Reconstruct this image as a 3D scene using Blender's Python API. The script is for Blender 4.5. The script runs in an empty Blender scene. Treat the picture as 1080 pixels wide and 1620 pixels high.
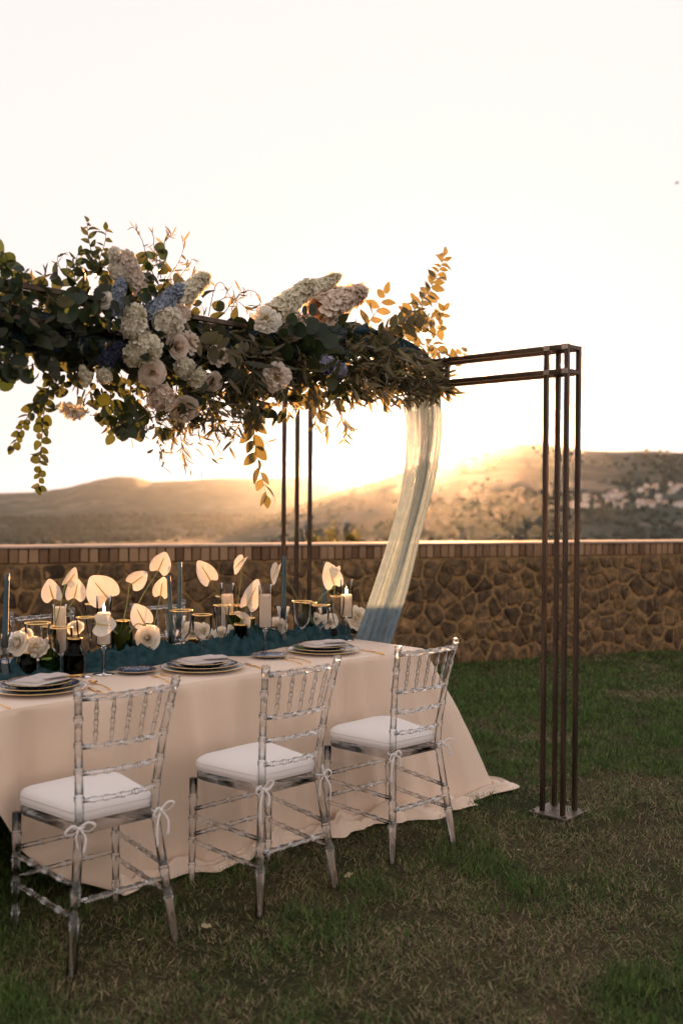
import bpy, math, random
import numpy as np
from mathutils import Vector, Matrix, Euler
random.seed(7)
rng = np.random.default_rng(11)
PI = math.pi

# ------------------------------------------------------------------ camera, world, sun, exposure
scene = bpy.context.scene
CAMH, PITCH, ROLL, FPX = 1.52, -0.008, 0.008, 1575.0
camd = bpy.data.cameras.new('camera')
cam = bpy.data.objects.new('camera', camd)
scene.collection.objects.link(cam)
cam.matrix_world = Matrix.Translation((0, 0, CAMH)) @ Matrix.Rotation(PI/2 + PITCH, 4, 'X') @ Matrix.Rotation(ROLL, 4, 'Z')
camd.sensor_fit = 'VERTICAL'; camd.sensor_height = 36; camd.sensor_width = 24
camd.lens = 36*FPX/1620
camd.clip_start = 0.05; camd.clip_end = 40000
camd.dof.use_dof = True; camd.dof.focus_distance = 4.6; camd.dof.aperture_fstop = 1.9
scene.camera = cam

SUN_AZ = math.radians(6.4)      # to the right of the view axis (+Y), towards +X
SUN_EL = math.radians(3.3)
world = bpy.data.worlds.new('World'); scene.world = world; world.use_nodes = True
wn = world.node_tree; wn.nodes.clear()
sky = wn.nodes.new('ShaderNodeTexSky'); sky.sky_type = 'NISHITA'; sky.sun_disc = False
sky.sun_elevation = SUN_EL; sky.sun_rotation = SUN_AZ
sky.air_density = 1.15; sky.dust_density = 0.2; sky.ozone_density = 0.3
tint = wn.nodes.new('ShaderNodeMix'); tint.data_type = 'RGBA'; tint.blend_type = 'MULTIPLY'
tint.inputs[0].default_value = 1.0; tint.inputs[7].default_value = (1.0, 0.86, 1.0, 1)   # white balance
bg = wn.nodes.new('ShaderNodeBackground'); bg.inputs[1].default_value = 0.15
wo = wn.nodes.new('ShaderNodeOutputWorld')
sep = wn.nodes.new('ShaderNodeSeparateColor'); com = wn.nodes.new('ShaderNodeCombineColor')
hsv = wn.nodes.new('ShaderNodeHueSaturation'); hsv.inputs['Saturation'].default_value = .62
wn.links.new(tint.outputs[2], hsv.inputs['Color']); wn.links.new(hsv.outputs[0], sep.inputs[0])
EXPO = 3.4
for ch, lim in enumerate((1.13, .965, .93)):              # a milky sky: each channel's brightness softly limited against clipping to white
    k = lim/(2**EXPO)/0.15; P_ = 2.6
    a = wn.nodes.new('ShaderNodeMath'); a.operation = 'DIVIDE'; a.inputs[1].default_value = k; wn.links.new(sep.outputs[ch], a.inputs[0])
    p = wn.nodes.new('ShaderNodeMath'); p.operation = 'POWER'; p.inputs[1].default_value = P_; wn.links.new(a.outputs[0], p.inputs[0])
    q = wn.nodes.new('ShaderNodeMath'); q.operation = 'ADD'; q.inputs[1].default_value = 1.0; wn.links.new(p.outputs[0], q.inputs[0])
    r = wn.nodes.new('ShaderNodeMath'); r.operation = 'POWER'; r.inputs[1].default_value = -1.0/P_; wn.links.new(q.outputs[0], r.inputs[0])
    m = wn.nodes.new('ShaderNodeMath'); m.operation = 'MULTIPLY'; wn.links.new(sep.outputs[ch], m.inputs[0]); wn.links.new(r.outputs[0], m.inputs[1])
    wn.links.new(m.outputs[0], com.inputs[ch])
wn.links.new(sky.outputs[0], tint.inputs[6]); wn.links.new(com.outputs[0], bg.inputs[0]); wn.links.new(bg.outputs[0], wo.inputs[0])

sd = bpy.data.lights.new('sun', 'SUN'); sd.energy = 2.6; sd.angle = math.radians(0.53); sd.color = (1.0, 0.45, 0.17)
sun = bpy.data.objects.new('sun', sd); scene.collection.objects.link(sun)
sdir = Vector((math.sin(SUN_AZ)*math.cos(SUN_EL), math.cos(SUN_AZ)*math.cos(SUN_EL), math.sin(SUN_EL)))
sun.rotation_euler = sdir.to_track_quat('Z', 'Y').to_euler(); sun.location = (8, 60, 30)

vs = scene.view_settings
vs.view_transform = 'Standard'; vs.look = 'None'; vs.gamma = 1.0; vs.use_curve_mapping = False
vs.exposure = EXPO

# ------------------------------------------------------------------ pixel helpers (photo 1080 x 1620)
CMR = cam.matrix_world.to_3x3()
def ray(px, py):
    return (CMR @ Vector(((px-540)/FPX, -(py-810)/FPX, -1.0)))
CO = Vector((0, 0, CAMH))
def on_z(px, py, z=0.0):
    d = ray(px, py); return CO + d*((z-CAMH)/d.z)
def on_plane(px, py, p0, n):
    d = ray(px, py); return CO + d*((Vector(p0)-CO).dot(Vector(n))/d.dot(Vector(n)))
def on_y(px, py, y):
    d = ray(px, py); return CO + d*(y/d.y)

# ------------------------------------------------------------------ object helpers
COL = scene.collection
def mesh(name, verts, faces, smooth=True):
    me = bpy.data.meshes.new(name); me.from_pydata([tuple(v) for v in verts], [], faces); me.update()
    if smooth:
        me.polygons.foreach_set('use_smooth', [True]*len(me.polygons))
    return me
def obj(name, me, material=None, parent=None, mw=None):
    o = bpy.data.objects.new(name, me); COL.objects.link(o)
    if material is not None and len(me.materials) == 0: me.materials.append(material)
    if parent is not None: o.parent = parent
    if mw is not None: o.matrix_basis = mw
    return o
def tag(o, label=None, cat=None, group=None, kind=None):
    if label: o['label'] = label
    if cat: o['category'] = cat
    if group: o['group'] = group
    if kind: o['kind'] = kind
    return o
def thing(name, label, cat, loc=(0,0,0), rz=0.0, group=None):
    o = bpy.data.objects.new(name, None); COL.objects.link(o)
    o.empty_display_size = 0.05; o.location = loc; o.rotation_euler = (0, 0, rz)
    return tag(o, label, cat, group)
def copy_tree(o, parent=None):
    c = o.copy(); COL.objects.link(c); c.parent = parent
    for ch in list(o.children): copy_tree(ch, c)
    return c

class MB:
    def __init__(s): s.v = []; s.f = []
    def add(s, v, f):
        k = len(s.v); s.v += [tuple(x) for x in v]; s.f += [tuple(i+k for i in q) for q in f]
    def build(s, name, material, parent=None, smooth=True, mw=None):
        return obj(name, mesh(name, s.v, s.f, smooth), material, parent, mw)

def box_vf(c, h):
    x, y, z = c; a, b, d = h
    v = [(x+sx*a, y+sy*b, z+sz*d) for sx in (-1,1) for sy in (-1,1) for sz in (-1,1)]
    return v, [(0,1,3,2),(4,6,7,5),(0,4,5,1),(2,3,7,6),(0,2,6,4),(1,5,7,3)]
def bar_vf(p, q, w, h=None, side=None, ch=0.12):
    """square tube with chamfered edges between two points"""
    h = h or w; p = Vector(p); q = Vector(q); d = (q-p).normalized()
    s = Vector(side) if side is not None else (Vector((0,0,1)).cross(d) if abs(d.z) < .9 else Vector((1,0,0)))
    s = (s - d*s.dot(d)).normalized(); t = d.cross(s)
    a, b = w/2, h/2; c = min(a,b)*ch*2
    sec = [(a-c,-b),(a,-b+c),(a,b-c),(a-c,b),(-a+c,b),(-a,b-c),(-a,-b+c),(-a+c,-b)]
    v = [p+s*x+t*y for x, y in sec] + [q+s*x+t*y for x, y in sec]
    f = [(i, (i+1) % 8, 8+(i+1) % 8, 8+i) for i in range(8)] + [tuple(range(7,-1,-1)), tuple(range(8,16))]
    return v, f
def lathe_vf(prof, seg=20, axis=None, o=(0,0,0), cap0=True, cap1=True):
    v = []; f = []; n = len(prof)
    for r, z in prof:
        for k in range(seg):
            a = 2*PI*k/seg; v.append((o[0]+r*math.cos(a), o[1]+r*math.sin(a), o[2]+z))
    for i in range(n-1):
        for k in range(seg):
            k2 = (k+1) % seg; f.append((i*seg+k, i*seg+k2, (i+1)*seg+k2, (i+1)*seg+k))
    if cap0: f.append(tuple(range(seg-1,-1,-1)))
    if cap1: f.append(tuple((n-1)*seg+k for k in range(seg)))
    return v, f
def tube_vf(path, rad, seg=8, cap=True, flat=1.0, up=None):
    P = [Vector(p) for p in path]; n = len(P)
    if not hasattr(rad, '__len__'): rad = [rad]*n
    v = []; f = []; s = None
    for i in range(n):
        d = (P[min(i+1,n-1)]-P[max(i-1,0)])
        d = d.normalized() if d.length > 1e-9 else Vector((0,0,1))
        if s is None:
            r = Vector(up) if up is not None else (Vector((0,0,1)) if abs(d.z) < .8 else Vector((1,0,0)))
            s = (r - d*r.dot(d)).normalized()
        else:
            s = (s - d*s.dot(d)).normalized()
        t = d.cross(s)
        for k in range(seg):
            a = 2*PI*k/seg; v.append(P[i] + (s*math.cos(a) + t*math.sin(a)*flat)*rad[i])
    for i in range(n-1):
        for k in range(seg):
            k2 = (k+1) % seg; f.append((i*seg+k, i*seg+k2, (i+1)*seg+k2, (i+1)*seg+k))
    if cap: f += [tuple(range(seg-1,-1,-1)), tuple((n-1)*seg+k for k in range(seg))]
    return v, f
def turned_vf(p, q, prof, seg=10):
    """lathe profile (radius, fraction) between two points"""
    p = Vector(p); q = Vector(q)
    pts = [p.lerp(q, t) for r, t in prof]
    return tube_vf(pts, [r for r, t in prof], seg)
def spline(pts, n):
    P = [Vector(p) for p in pts]; out = []; m = len(P)-1
    for i in range(n):
        x = i/(n-1)*m; k = min(int(x), m-1); t = x-k
        p0, p1, p2, p3 = P[max(k-1,0)], P[k], P[k+1], P[min(k+2,m)]
        out.append(0.5*((2*p1)+(p2-p0)*t+(2*p0-5*p1+4*p2-p3)*t*t+(3*p1-p0-3*p2+p3)*t*t*t))
    return out
def interp(x, xs, ys): return float(np.interp(x, xs, ys))
def sstep(a, b, x):
    t = min(1, max(0, (x-a)/(b-a))); return t*t*(3-2*t)
def basis(loc, xax, zax, s=1.0, sy=None, sz=None):
    """matrix whose local Y runs along xax (length axis) and Z along the normal zax"""
    y = Vector(xax).normalized(); z = Vector(zax); z = z - y*z.dot(y)
    if z.length < 1e-5: z = y.orthogonal()
    z.normalize(); x = y.cross(z)
    m = Matrix((x, y, z)).transposed().to_4x4()
    return Matrix.Translation(loc) @ m @ Matrix.Diagonal((s, sy or s, sz or s, 1))
def rvec():
    v = Vector((random.gauss(0,1), random.gauss(0,1), random.gauss(0,1))); return v.normalized()

_lat = rng.random((256, 256))
def vnoise(x, y):
    x = np.asarray(x, float); y = np.asarray(y, float)
    xi = np.floor(x).astype(int); yi = np.floor(y).astype(int); fx = x-xi; fy = y-yi
    fx = fx*fx*(3-2*fx); fy = fy*fy*(3-2*fy)
    g = lambda a, b: _lat[a % 256, b % 256]
    return (g(xi,yi)*(1-fx)+g(xi+1,yi)*fx)*(1-fy)+(g(xi,yi+1)*(1-fx)+g(xi+1,yi+1)*fx)*fy
def fbm(x, y, o=4):
    s = 0; a = .5; t = 0
    for i in range(o):
        s = s + a*vnoise(np.asarray(x)*2**i+17.3*i, np.asarray(y)*2**i+9.1*i); t += a; a *= .5
    return s/t

# ------------------------------------------------------------------ materials
class NT:
    def __init__(s, name):
        s.m = bpy.data.materials.new(name); s.m.use_nodes = True; s.t = s.m.node_tree; s.t.nodes.clear()
        s.out = s.t.nodes.new('ShaderNodeOutputMaterial')
    def n(s, typ, **kw):
        nd = s.t.nodes.new(typ)
        for k, val in kw.items():
            if k.startswith('_'): setattr(nd, k[1:], val)
            else:
                key = k.replace('__', ' ')
                key = int(key[1:]) if key[0] == 'i' and key[1:].isdigit() else key
                if hasattr(val, 'is_output'): s.t.links.new(val, nd.inputs[key])
                else: nd.inputs[key].default_value = val
        return nd
    def link(s, a, b): s.t.links.new(a, b)
def c4(c): return (c[0], c[1], c[2], 1)
def ramp(nt, fac, stops, interp='LINEAR'):
    r = nt.n('ShaderNodeValToRGB'); nt.link(fac, r.inputs[0]); e = r.color_ramp.elements
    r.color_ramp.interpolation = interp
    while len(e) < len(stops): e.new(0.5)
    for i, (p, c) in enumerate(stops): e[i].position = p; e[i].color = c4(c)
    return r.outputs[0]
def coord(nt, kind='Object', scale=None):
    tc = nt.n('ShaderNodeTexCoord'); o = tc.outputs[kind]
    if scale is not None:
        mp = nt.n('ShaderNodeMapping', Scale=scale); nt.link(o, mp.inputs[0]); o = mp.outputs[0]
    return o
def noise(nt, vec, scale, detail=4, rough=.55):
    return nt.n('ShaderNodeTexNoise', Vector=vec, Scale=scale, Detail=detail, Roughness=rough).outputs[0]
def bump(nt, h, strength=.3, dist=.01):
    return nt.n('ShaderNodeBump', Height=h, Strength=strength, Distance=dist).outputs[0]

def mat_basic(name, c0, c1, rough=.5, scale=30, bumps=0.2, bdist=.003, metal=0.0, sheen=0.0, rnd=False, spec=.5, detail=4, kind='Object', stretch=None):
    nt = NT(name); co = coord(nt, kind, stretch)
    f = noise(nt, co, scale, detail)
    if rnd:
        oi = nt.n('ShaderNodeObjectInfo'); mth = nt.n('ShaderNodeMath', _operation='MULTIPLY_ADD', i0=oi.outputs['Random'], i1=.7, i2=0.0)
        ad = nt.n('ShaderNodeMath', _operation='MULTIPLY_ADD', i0=f, i1=.45, i2=mth.outputs[0]); f2 = ad.outputs[0]
    else: f2 = f
    col = ramp(nt, f2, [(.3, c0), (.75, c1)])
    p = nt.n('ShaderNodeBsdfPrincipled', Base__Color=col, Roughness=rough, Metallic=metal)
    p.inputs['Specular IOR Level'].default_value = spec
    if sheen: p.inputs['Sheen Weight'].default_value = sheen
    if bumps: nt.link(bump(nt, f, bumps, bdist), p.inputs['Normal'])
    nt.link(p.outputs[0], nt.out.inputs[0]); return nt.m

def mat_leaf(name, c0, c1, back, trans=.35, rough=.45, kind='Random Per Island'):
    """thin leaf: glossy front, paler back, lets light through"""
    nt = NT(name)
    if kind == 'Object': r = nt.n('ShaderNodeObjectInfo').outputs['Random']
    else: r = nt.n('ShaderNodeNewGeometry').outputs['Random Per Island']
    nz = noise(nt, coord(nt), 60, 3)
    f = nt.n('ShaderNodeMath', _operation='MULTIPLY_ADD', i0=nz, i1=.3, i2=r); f = nt.n('ShaderNodeMath', _operation='MULTIPLY', i0=f.outputs[0], i1=.77)
    col = ramp(nt, f.outputs[0], [(.1, c0), (.9, c1)])
    g = nt.n('ShaderNodeNewGeometry')
    mx = nt.n('ShaderNodeMix', _data_type='RGBA'); nt.link(g.outputs['Backfacing'], mx.inputs[0]); nt.link(col, mx.inputs[6]); mx.inputs[7].default_value = c4(back)
    p = nt.n('ShaderNodeBsdfPrincipled', Base__Color=mx.outputs[2], Roughness=rough)
    p.inputs['Specular IOR Level'].default_value = .35
    tr = nt.n('ShaderNodeBsdfTranslucent')
    br = nt.n('ShaderNodeMix', _data_type='RGBA', _blend_type='MULTIPLY'); br.inputs[0].default_value = 1.0; nt.link(mx.outputs[2], br.inputs[6]); br.inputs[7].default_value = (1.9, 1.95, 1.25, 1)
    nt.link(br.outputs[2], tr.inputs[0])
    ms = nt.n('ShaderNodeMixShader', i0=trans); nt.link(p.outputs[0], ms.inputs[1]); nt.link(tr.outputs[0], ms.inputs[2])
    nt.link(ms.outputs[0], nt.out.inputs[0]); return nt.m

def mat_petal(name, c0, c1, trans=.4, scale=40, base=None):
    """petal: pigment deepens towards its foot (vertex attribute tone), thin enough to glow"""
    nt = NT(name); f = noise(nt, coord(nt), scale, 3)
    r = nt.n('ShaderNodeNewGeometry').outputs['Random Per Island']
    a = nt.n('ShaderNodeMath', _operation='MULTIPLY_ADD', i0=r, i1=.5, i2=0.0); b = nt.n('ShaderNodeMath', _operation='MULTIPLY_ADD', i0=f, i1=.5, i2=a.outputs[0])
    col = ramp(nt, b.outputs[0], [(.2, c0), (.8, c1)])
    if base is not None:
        at_ = nt.n('ShaderNodeAttribute', _attribute_name='tone'); mx = nt.n('ShaderNodeMix', _data_type='RGBA')
        nt.link(at_.outputs['Fac'], mx.inputs[0]); mx.inputs[6].default_value = c4(base); nt.link(col, mx.inputs[7]); col = mx.outputs[2]
    p = nt.n('ShaderNodeBsdfPrincipled', Base__Color=col, Roughness=.6); p.inputs['Specular IOR Level'].default_value = .25
    tr = nt.n('ShaderNodeBsdfTranslucent'); nt.link(col, tr.inputs[0])
    ms = nt.n('ShaderNodeMixShader', i0=trans); nt.link(p.outputs[0], ms.inputs[1]); nt.link(tr.outputs[0], ms.inputs[2])
    nt.link(bump(nt, f, .2, .002), p.inputs['Normal'])
    nt.link(ms.outputs[0], nt.out.inputs[0]); return nt.m

def mat_thin_glass(name, col, blend=.25, rough=.02, gain=1.0):
    nt = NT(name); nz = noise(nt, coord(nt), 9, 2)
    lw = nt.n('ShaderNodeLayerWeight', Blend=blend)
    t = nt.n('ShaderNodeBsdfTransparent')
    cr = ramp(nt, nz, [(.2, [x*.93 for x in col]), (.8, col)]); nt.link(cr, t.inputs[0])
    g = nt.n('ShaderNodeBsdfAnisotropic', Roughness=rough)
    nt.link(bump(nt, nz, .04, .01), g.inputs['Normal'])
    ml = nt.n('ShaderNodeMath', _operation='MULTIPLY', i0=lw.outputs['Fresnel'], i1=gain); ml.use_clamp = True
    ms = nt.n('ShaderNodeMixShader', i0=ml.outputs[0]); nt.link(t.outputs[0], ms.inputs[1]); nt.link(g.outputs[0], ms.inputs[2])
    nt.link(ms.outputs[0], nt.out.inputs[0]); return nt.m

def mat_acrylic(name):
    nt = NT(name); nz = noise(nt, coord(nt), 14, 3)
    p = nt.n('ShaderNodeBsdfPrincipled', Roughness=.03, IOR=1.33)
    nt.link(ramp(nt, nz, [(.2, (.93,.94,.95)), (.8, (1,1,1))]), p.inputs['Base Color'])
    p.inputs['Transmission Weight'].default_value = 1.0
    nt.link(bump(nt, nz, .05, .004), p.inputs['Normal'])
    lw = nt.n('ShaderNodeLayerWeight', Blend=.40); t = nt.n('ShaderNodeBsdfTransparent')
    nt.link(ramp(nt, lw.outputs['Facing'], [(.35, (.97,.97,.97)), (.95, (.80,.81,.82))]), t.inputs[0])
    g = nt.n('ShaderNodeBsdfAnisotropic', Roughness=.06)
    ms = nt.n('ShaderNodeMixShader'); nt.link(lw.outputs['Fresnel'], ms.inputs[0]); nt.link(t.outputs[0], ms.inputs[1]); nt.link(g.outputs[0], ms.inputs[2])
    m2 = nt.n('ShaderNodeMixShader', i0=.45); nt.link(ms.outputs[0], m2.inputs[1]); nt.link(p.outputs[0], m2.inputs[2])
    nt.link(m2.outputs[0], nt.out.inputs[0]); return nt.m

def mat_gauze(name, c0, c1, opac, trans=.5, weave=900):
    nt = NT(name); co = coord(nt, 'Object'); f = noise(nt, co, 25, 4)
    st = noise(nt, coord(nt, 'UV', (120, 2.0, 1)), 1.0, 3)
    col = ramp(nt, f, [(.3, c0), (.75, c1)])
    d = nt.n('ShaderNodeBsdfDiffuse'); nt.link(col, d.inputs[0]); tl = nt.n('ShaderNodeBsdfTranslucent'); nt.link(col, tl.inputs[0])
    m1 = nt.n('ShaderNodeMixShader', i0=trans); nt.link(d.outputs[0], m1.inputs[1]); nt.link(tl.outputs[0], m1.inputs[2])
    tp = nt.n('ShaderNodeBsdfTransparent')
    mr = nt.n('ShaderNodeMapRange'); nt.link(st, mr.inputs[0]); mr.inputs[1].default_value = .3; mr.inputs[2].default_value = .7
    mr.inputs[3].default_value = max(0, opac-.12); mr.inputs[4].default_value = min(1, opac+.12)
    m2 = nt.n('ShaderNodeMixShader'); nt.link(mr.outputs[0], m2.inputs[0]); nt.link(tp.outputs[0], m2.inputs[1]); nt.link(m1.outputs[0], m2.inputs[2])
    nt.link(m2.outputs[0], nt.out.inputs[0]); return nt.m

def mat_emit(name, col, strength):
    nt = NT(name); co = coord(nt, 'Generated'); sx = nt.n('ShaderNodeSeparateXYZ', Vector=co)
    c = ramp(nt, sx.outputs[2], [(0.0, (.6,.35,.25)), (.25, col), (1.0, (1,.55,.18))])
    e = nt.n('ShaderNodeEmission', Strength=strength); nt.link(c, e.inputs[0]); nt.link(e.outputs[0], nt.out.inputs[0]); return nt.m

M = {}
M['acrylic'] = mat_acrylic('clear_acrylic')
M['glass'] = mat_thin_glass('clear_glass', (.975,.98,.975), .20)
M['glass_green'] = mat_thin_glass('green_glass', (.60,.70,.50), .16)
M['glass_dark'] = mat_thin_glass('dark_amber_glass', (.27,.25,.17), .18)
M['glass_amber'] = mat_thin_glass('amber_glass', (.48,.31,.15), .18)
M['glass_stem'] = mat_thin_glass('solid_glass_stem', (.93,.94,.94), .42, .03)
M['gold'] = mat_basic('gold', (.85,.52,.18), (.95,.64,.28), .22, 20, .05, .001, metal=1.0)
M['cloth'] = mat_basic('champagne_satin', (.70,.53,.39), (.77,.585,.435), .42, 420, .12, .0006, sheen=.3, detail=2)
M['cushion'] = mat_basic('cushion_canvas', (.76,.70,.66), (.82,.765,.72), .8, 500, .2, .0008, sheen=.2, detail=2)
M['piping'] = mat_basic('piping_cord', (.60,.54,.50), (.68,.62,.57), .8, 500, .2, .0008)
M['napkin'] = mat_basic('napkin_linen', (.50,.43,.40), (.58,.51,.47), .85, 600, .25, .0006, detail=2)
M['porcelain'] = mat_basic('white_porcelain', (.76,.73,.70), (.80,.775,.74), .15, 10, 0)
M['wax'] = mat_petal('white_wax', (.78,.74,.68), (.84,.80,.74), .25, 20)
M['teal_wax'] = mat_basic('teal_wax', (.022,.065,.085), (.035,.085,.105), .45, 30, .05, .001)
M['iron'] = mat_basic('raw_steel', (.045,.030,.021), (.11,.078,.055), .38, 18, .15, .001, metal=.75, detail=6, stretch=(1,1,.25))
M['plate_steel'] = mat_basic('steel_plate', (.09,.075,.062), (.24,.20,.165), .45, 25, .15, .001, metal=.6, detail=6)
M['flame'] = mat_emit('candle_flame', (1, .82, .45), 9)
M['green_stem'] = mat_basic('green_stem', (.13,.17,.045), (.20,.24,.07), .5, 40, .1, .001)
M['twig'] = mat_basic('brown_twig', (.07,.045,.028), (.13,.09,.055), .7, 60, .2, .001)
M['spathe'] = mat_petal('anthurium_spathe', (.76,.71,.64), (.84,.79,.72), .12, 25, (.60,.56,.40))
M['spadix'] = mat_basic('spadix', (.46,.36,.13), (.60,.47,.19), .7, 300, .5, .001)
M['white_petal'] = mat_petal('ivory_petals', (.88,.82,.71), (.94,.90,.81), .36, 40, (.55,.46,.25))
M['blush_petal'] = mat_petal('blush_petals', (.89,.77,.64), (.94,.85,.75), .36, 40, (.55,.38,.22))
M['cream_floret'] = mat_petal('cream_florets', (.89,.82,.65), (.94,.89,.77), .36, 40, (.42,.38,.17))
M['blue_floret'] = mat_petal('blue_florets', (.25,.30,.37), (.46,.51,.57), .22, 40, (.07,.09,.15))
M['navy_floret'] = mat_petal('navy_florets', (.025,.032,.06), (.06,.072,.12), .2, 40, (.01,.012,.03))
M['lilac_floret'] = mat_petal('lilac_florets', (.40,.39,.52), (.60,.58,.68), .25, 40, (.15,.14,.2))
M['leaf_round'] = mat_leaf('round_leaf', (.014,.026,.014), (.036,.056,.026), (.050,.066,.042), .36, .42, 'Object')
M['leaf_oval'] = mat_leaf('oval_leaf', (.024,.032,.009), (.052,.060,.018), (.075,.075,.040), .34, .45, 'Object')
M['leaf_bronze'] = mat_leaf('bronze_leaf', (.085,.074,.036), (.150,.125,.070), (.21,.175,.115), .36, .55, 'Object')
M['leaf_olive'] = mat_leaf('olive_leaf', (.030,.034,.017), (.090,.080,.046), (.19,.17,.12), .26, .5, 'Object')
M['foliage'] = mat_leaf('mixed_foliage', (.009,.016,.008), (.036,.042,.017), (.050,.054,.030), .36)
M['foliage_olive'] = mat_leaf('olive_foliage', (.026,.027,.012), (.125,.105,.055), (.21,.175,.12), .36)
M['gauze'] = mat_gauze('teal_gauze', (.24,.335,.385), (.35,.445,.50), .74, .58)
M['runner'] = mat_gauze('teal_gauze_heap', (.015,.046,.057), (.050,.108,.125), .97, .12)  # dark to pale range paints fold shade and highlight into the gauze colour
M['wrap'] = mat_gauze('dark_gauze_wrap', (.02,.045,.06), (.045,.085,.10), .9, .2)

# plate with blue pattern on the rim
def mat_blue_plate():
    nt = NT('blue_patterned_porcelain'); co = coord(nt, 'Object')
    v = nt.n('ShaderNodeTexVoronoi', Vector=co, Scale=85.0); v.feature = 'DISTANCE_TO_EDGE'
    nz = noise(nt, co, 90, 3)
    a = nt.n('ShaderNodeMath', _operation='MULTIPLY_ADD', i0=nz, i1=.35, i2=v.outputs['Distance'])
    col = ramp(nt, a.outputs[0], [(.165, (.55,.58,.62)), (.20, (.014,.030,.075)), (.5, (.030,.055,.12))])
    p = nt.n('ShaderNodeBsdfPrincipled', Base__Color=col, Roughness=.14); nt.link(p.outputs[0], nt.out.inputs[0]); return nt.m
M['blue_plate'] = mat_blue_plate()

# ------------------------------------------------------------------ terrain, lawn
PXR = [(-900,640),(-300,700),(120,870),(250,850),(350,838),(420,822),(480,800),(540,778),(590,760),(640,742),(690,724),(740,713),(790,706),(830,702),(870,705),(920,712),(970,715),(1030,714),(1080,717),(1200,712),(1500,730),(2300,720)]
PXL = [(-2000,745),(-900,760),(-300,772),(0,780),(60,778),(110,771),(150,760),(185,754),(215,755),(240,762),(300,760),(350,756),(420,757),(480,754),(540,757),(590,753),(660,752),(740,756),(900,750),(1300,752),(2300,750)]
def az_el(px, py):
    d = ray(px, py); return math.atan2(d.x, d.y), math.atan2(d.z, math.hypot(d.x, d.y))
PR = np.array([az_el(*p) for p in PXR]); PL = np.array([az_el(*p) for p in PXL])
PR[0:2,1] = [-.05, -.05]
R1, R2 = 3300.0, 7000.0
def height(az, r):
    az = np.asarray(az, float); r = np.asarray(r, float)
    front = np.clip((np.cos(az)-.2)/.5, 0, 1)
    base = -78*np.clip((r-18)/1300, 0, 1)**.8 - .35
    n = fbm(r*np.sin(az)/420+50, r*np.cos(az)/420+50, 5)-.5
    n2 = fbm(r*np.sin(az)/90+80, r*np.cos(az)/90+80, 4)-.5
    z = base + n*40*np.clip((r-300)/900, 0, 1)
    a1 = np.interp(az, PR[:,0], PR[:,1]); h1 = R1*np.tan(a1)+CAMH
    r0 = 1500.0; s = np.clip((r-r0)/(R1-r0), 0, 1); s = s*s*(3-2*s)*.55 + s*.45
    s = s*np.where(r > R1, np.clip(1-(r-R1)/1800, 0, 1), 1)
    m1 = base+(h1-base)*s + n*55*s*(1-s)*3 + n2*9*np.clip(s, .25, 1)
    a2 = np.interp(az, PL[:,0], PL[:,1]); h2 = R2*np.tan(a2)+CAMH
    t = np.clip((r-3600)/(R2-3600), 0, 1); t = t*t*(3-2*t)*.6+t*.4
    t = t*np.where(r > R2, np.clip(1-(r-R2)/2500, 0, 1), 1)
    m2 = base+(h2-base)*t + n*70*t*(1-t)*3 + n2*8*np.clip(t, .2, 1)
    zz = np.maximum(np.where(s > 0, m1, z), np.where(t > 0, m2, -999))
    zz = np.maximum(zz, z)
    return zz*front + (1-front)*(np.clip((r-60)/4000, 0, 1)*60 - .35)
def hit(px, py):
    d = ray(px, py); az = math.atan2(d.x, d.y); hl = math.hypot(d.x, d.y); el = d.z/hl
    rs = np.linspace(900, 6900, 3000); h = height(np.full_like(rs, az), rs)
    k = np.argmax(h > CAMH+el*rs)
    return rs[k], az, h[k]

rr = np.concatenate([[0.5, 8], np.geomspace(14, 1200, 60), np.linspace(1240, 9800, 190)])
azs = np.concatenate([np.linspace(-PI, -.62, 60)[:-1], np.linspace(-.62, .62, 340), np.linspace(.62, PI, 60)[1:]])
A, Rr = np.meshgrid(azs, rr); Z = height(A, Rr)
Z[Rr < 12] = -.36
V = np.stack([Rr*np.sin(A), Rr*np.cos(A), Z], -1).reshape(-1, 3)
na, nr = len(azs), len(rr); F = []
for i in range(nr-1):
    for k in range(na-1):
        F.append((i*na+k, i*na+k+1, (i+1)*na+k+1, (i+1)*na+k))
def mat_terrain():
    nt = NT('hill_ground'); co = coord(nt, 'Object')
    v = nt.n('ShaderNodeTexVoronoi', Vector=co, Scale=.006); v.feature = 'F1'
    f1 = nt.n('ShaderNodeSeparateColor', Color=v.outputs['Color']).outputs[0]
    fields = ramp(nt, f1, [(.0, (.058,.074,.056)), (.3, (.088,.096,.070)), (.55, (.14,.13,.105)), (.75, (.076,.088,.070)), (1.0, (.23,.205,.17))], 'CONSTANT')  # ground tones lifted and cooled, painting some distance haze into the colour
    n1 = noise(nt, co, .012, 8, .62); n2 = noise(nt, co, .05, 5)
    wood = ramp(nt, n2, [(.3, (.030,.042,.034)), (.7, (.064,.076,.056))])
    msk = ramp(nt, n1, [(.44, (0,0,0)), (.53, (1,1,1))])
    mx = nt.n('ShaderNodeMix', _data_type='RGBA'); nt.link(msk, mx.inputs[0]); nt.link(fields, mx.inputs[6]); nt.link(wood, mx.inputs[7])
    p = nt.n('ShaderNodeBsdfPrincipled', Base__Color=mx.outputs[2], Roughness=.95); p.inputs['Specular IOR Level'].default_value = .1
    nt.link(bump(nt, n2, .5, 5.0), p.inputs['Normal'])
    nt.link(p.outputs[0], nt.out.inputs[0]); return nt.m
tag(obj('terrain', mesh('terrain', V, F), mat_terrain()), kind='structure')

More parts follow.
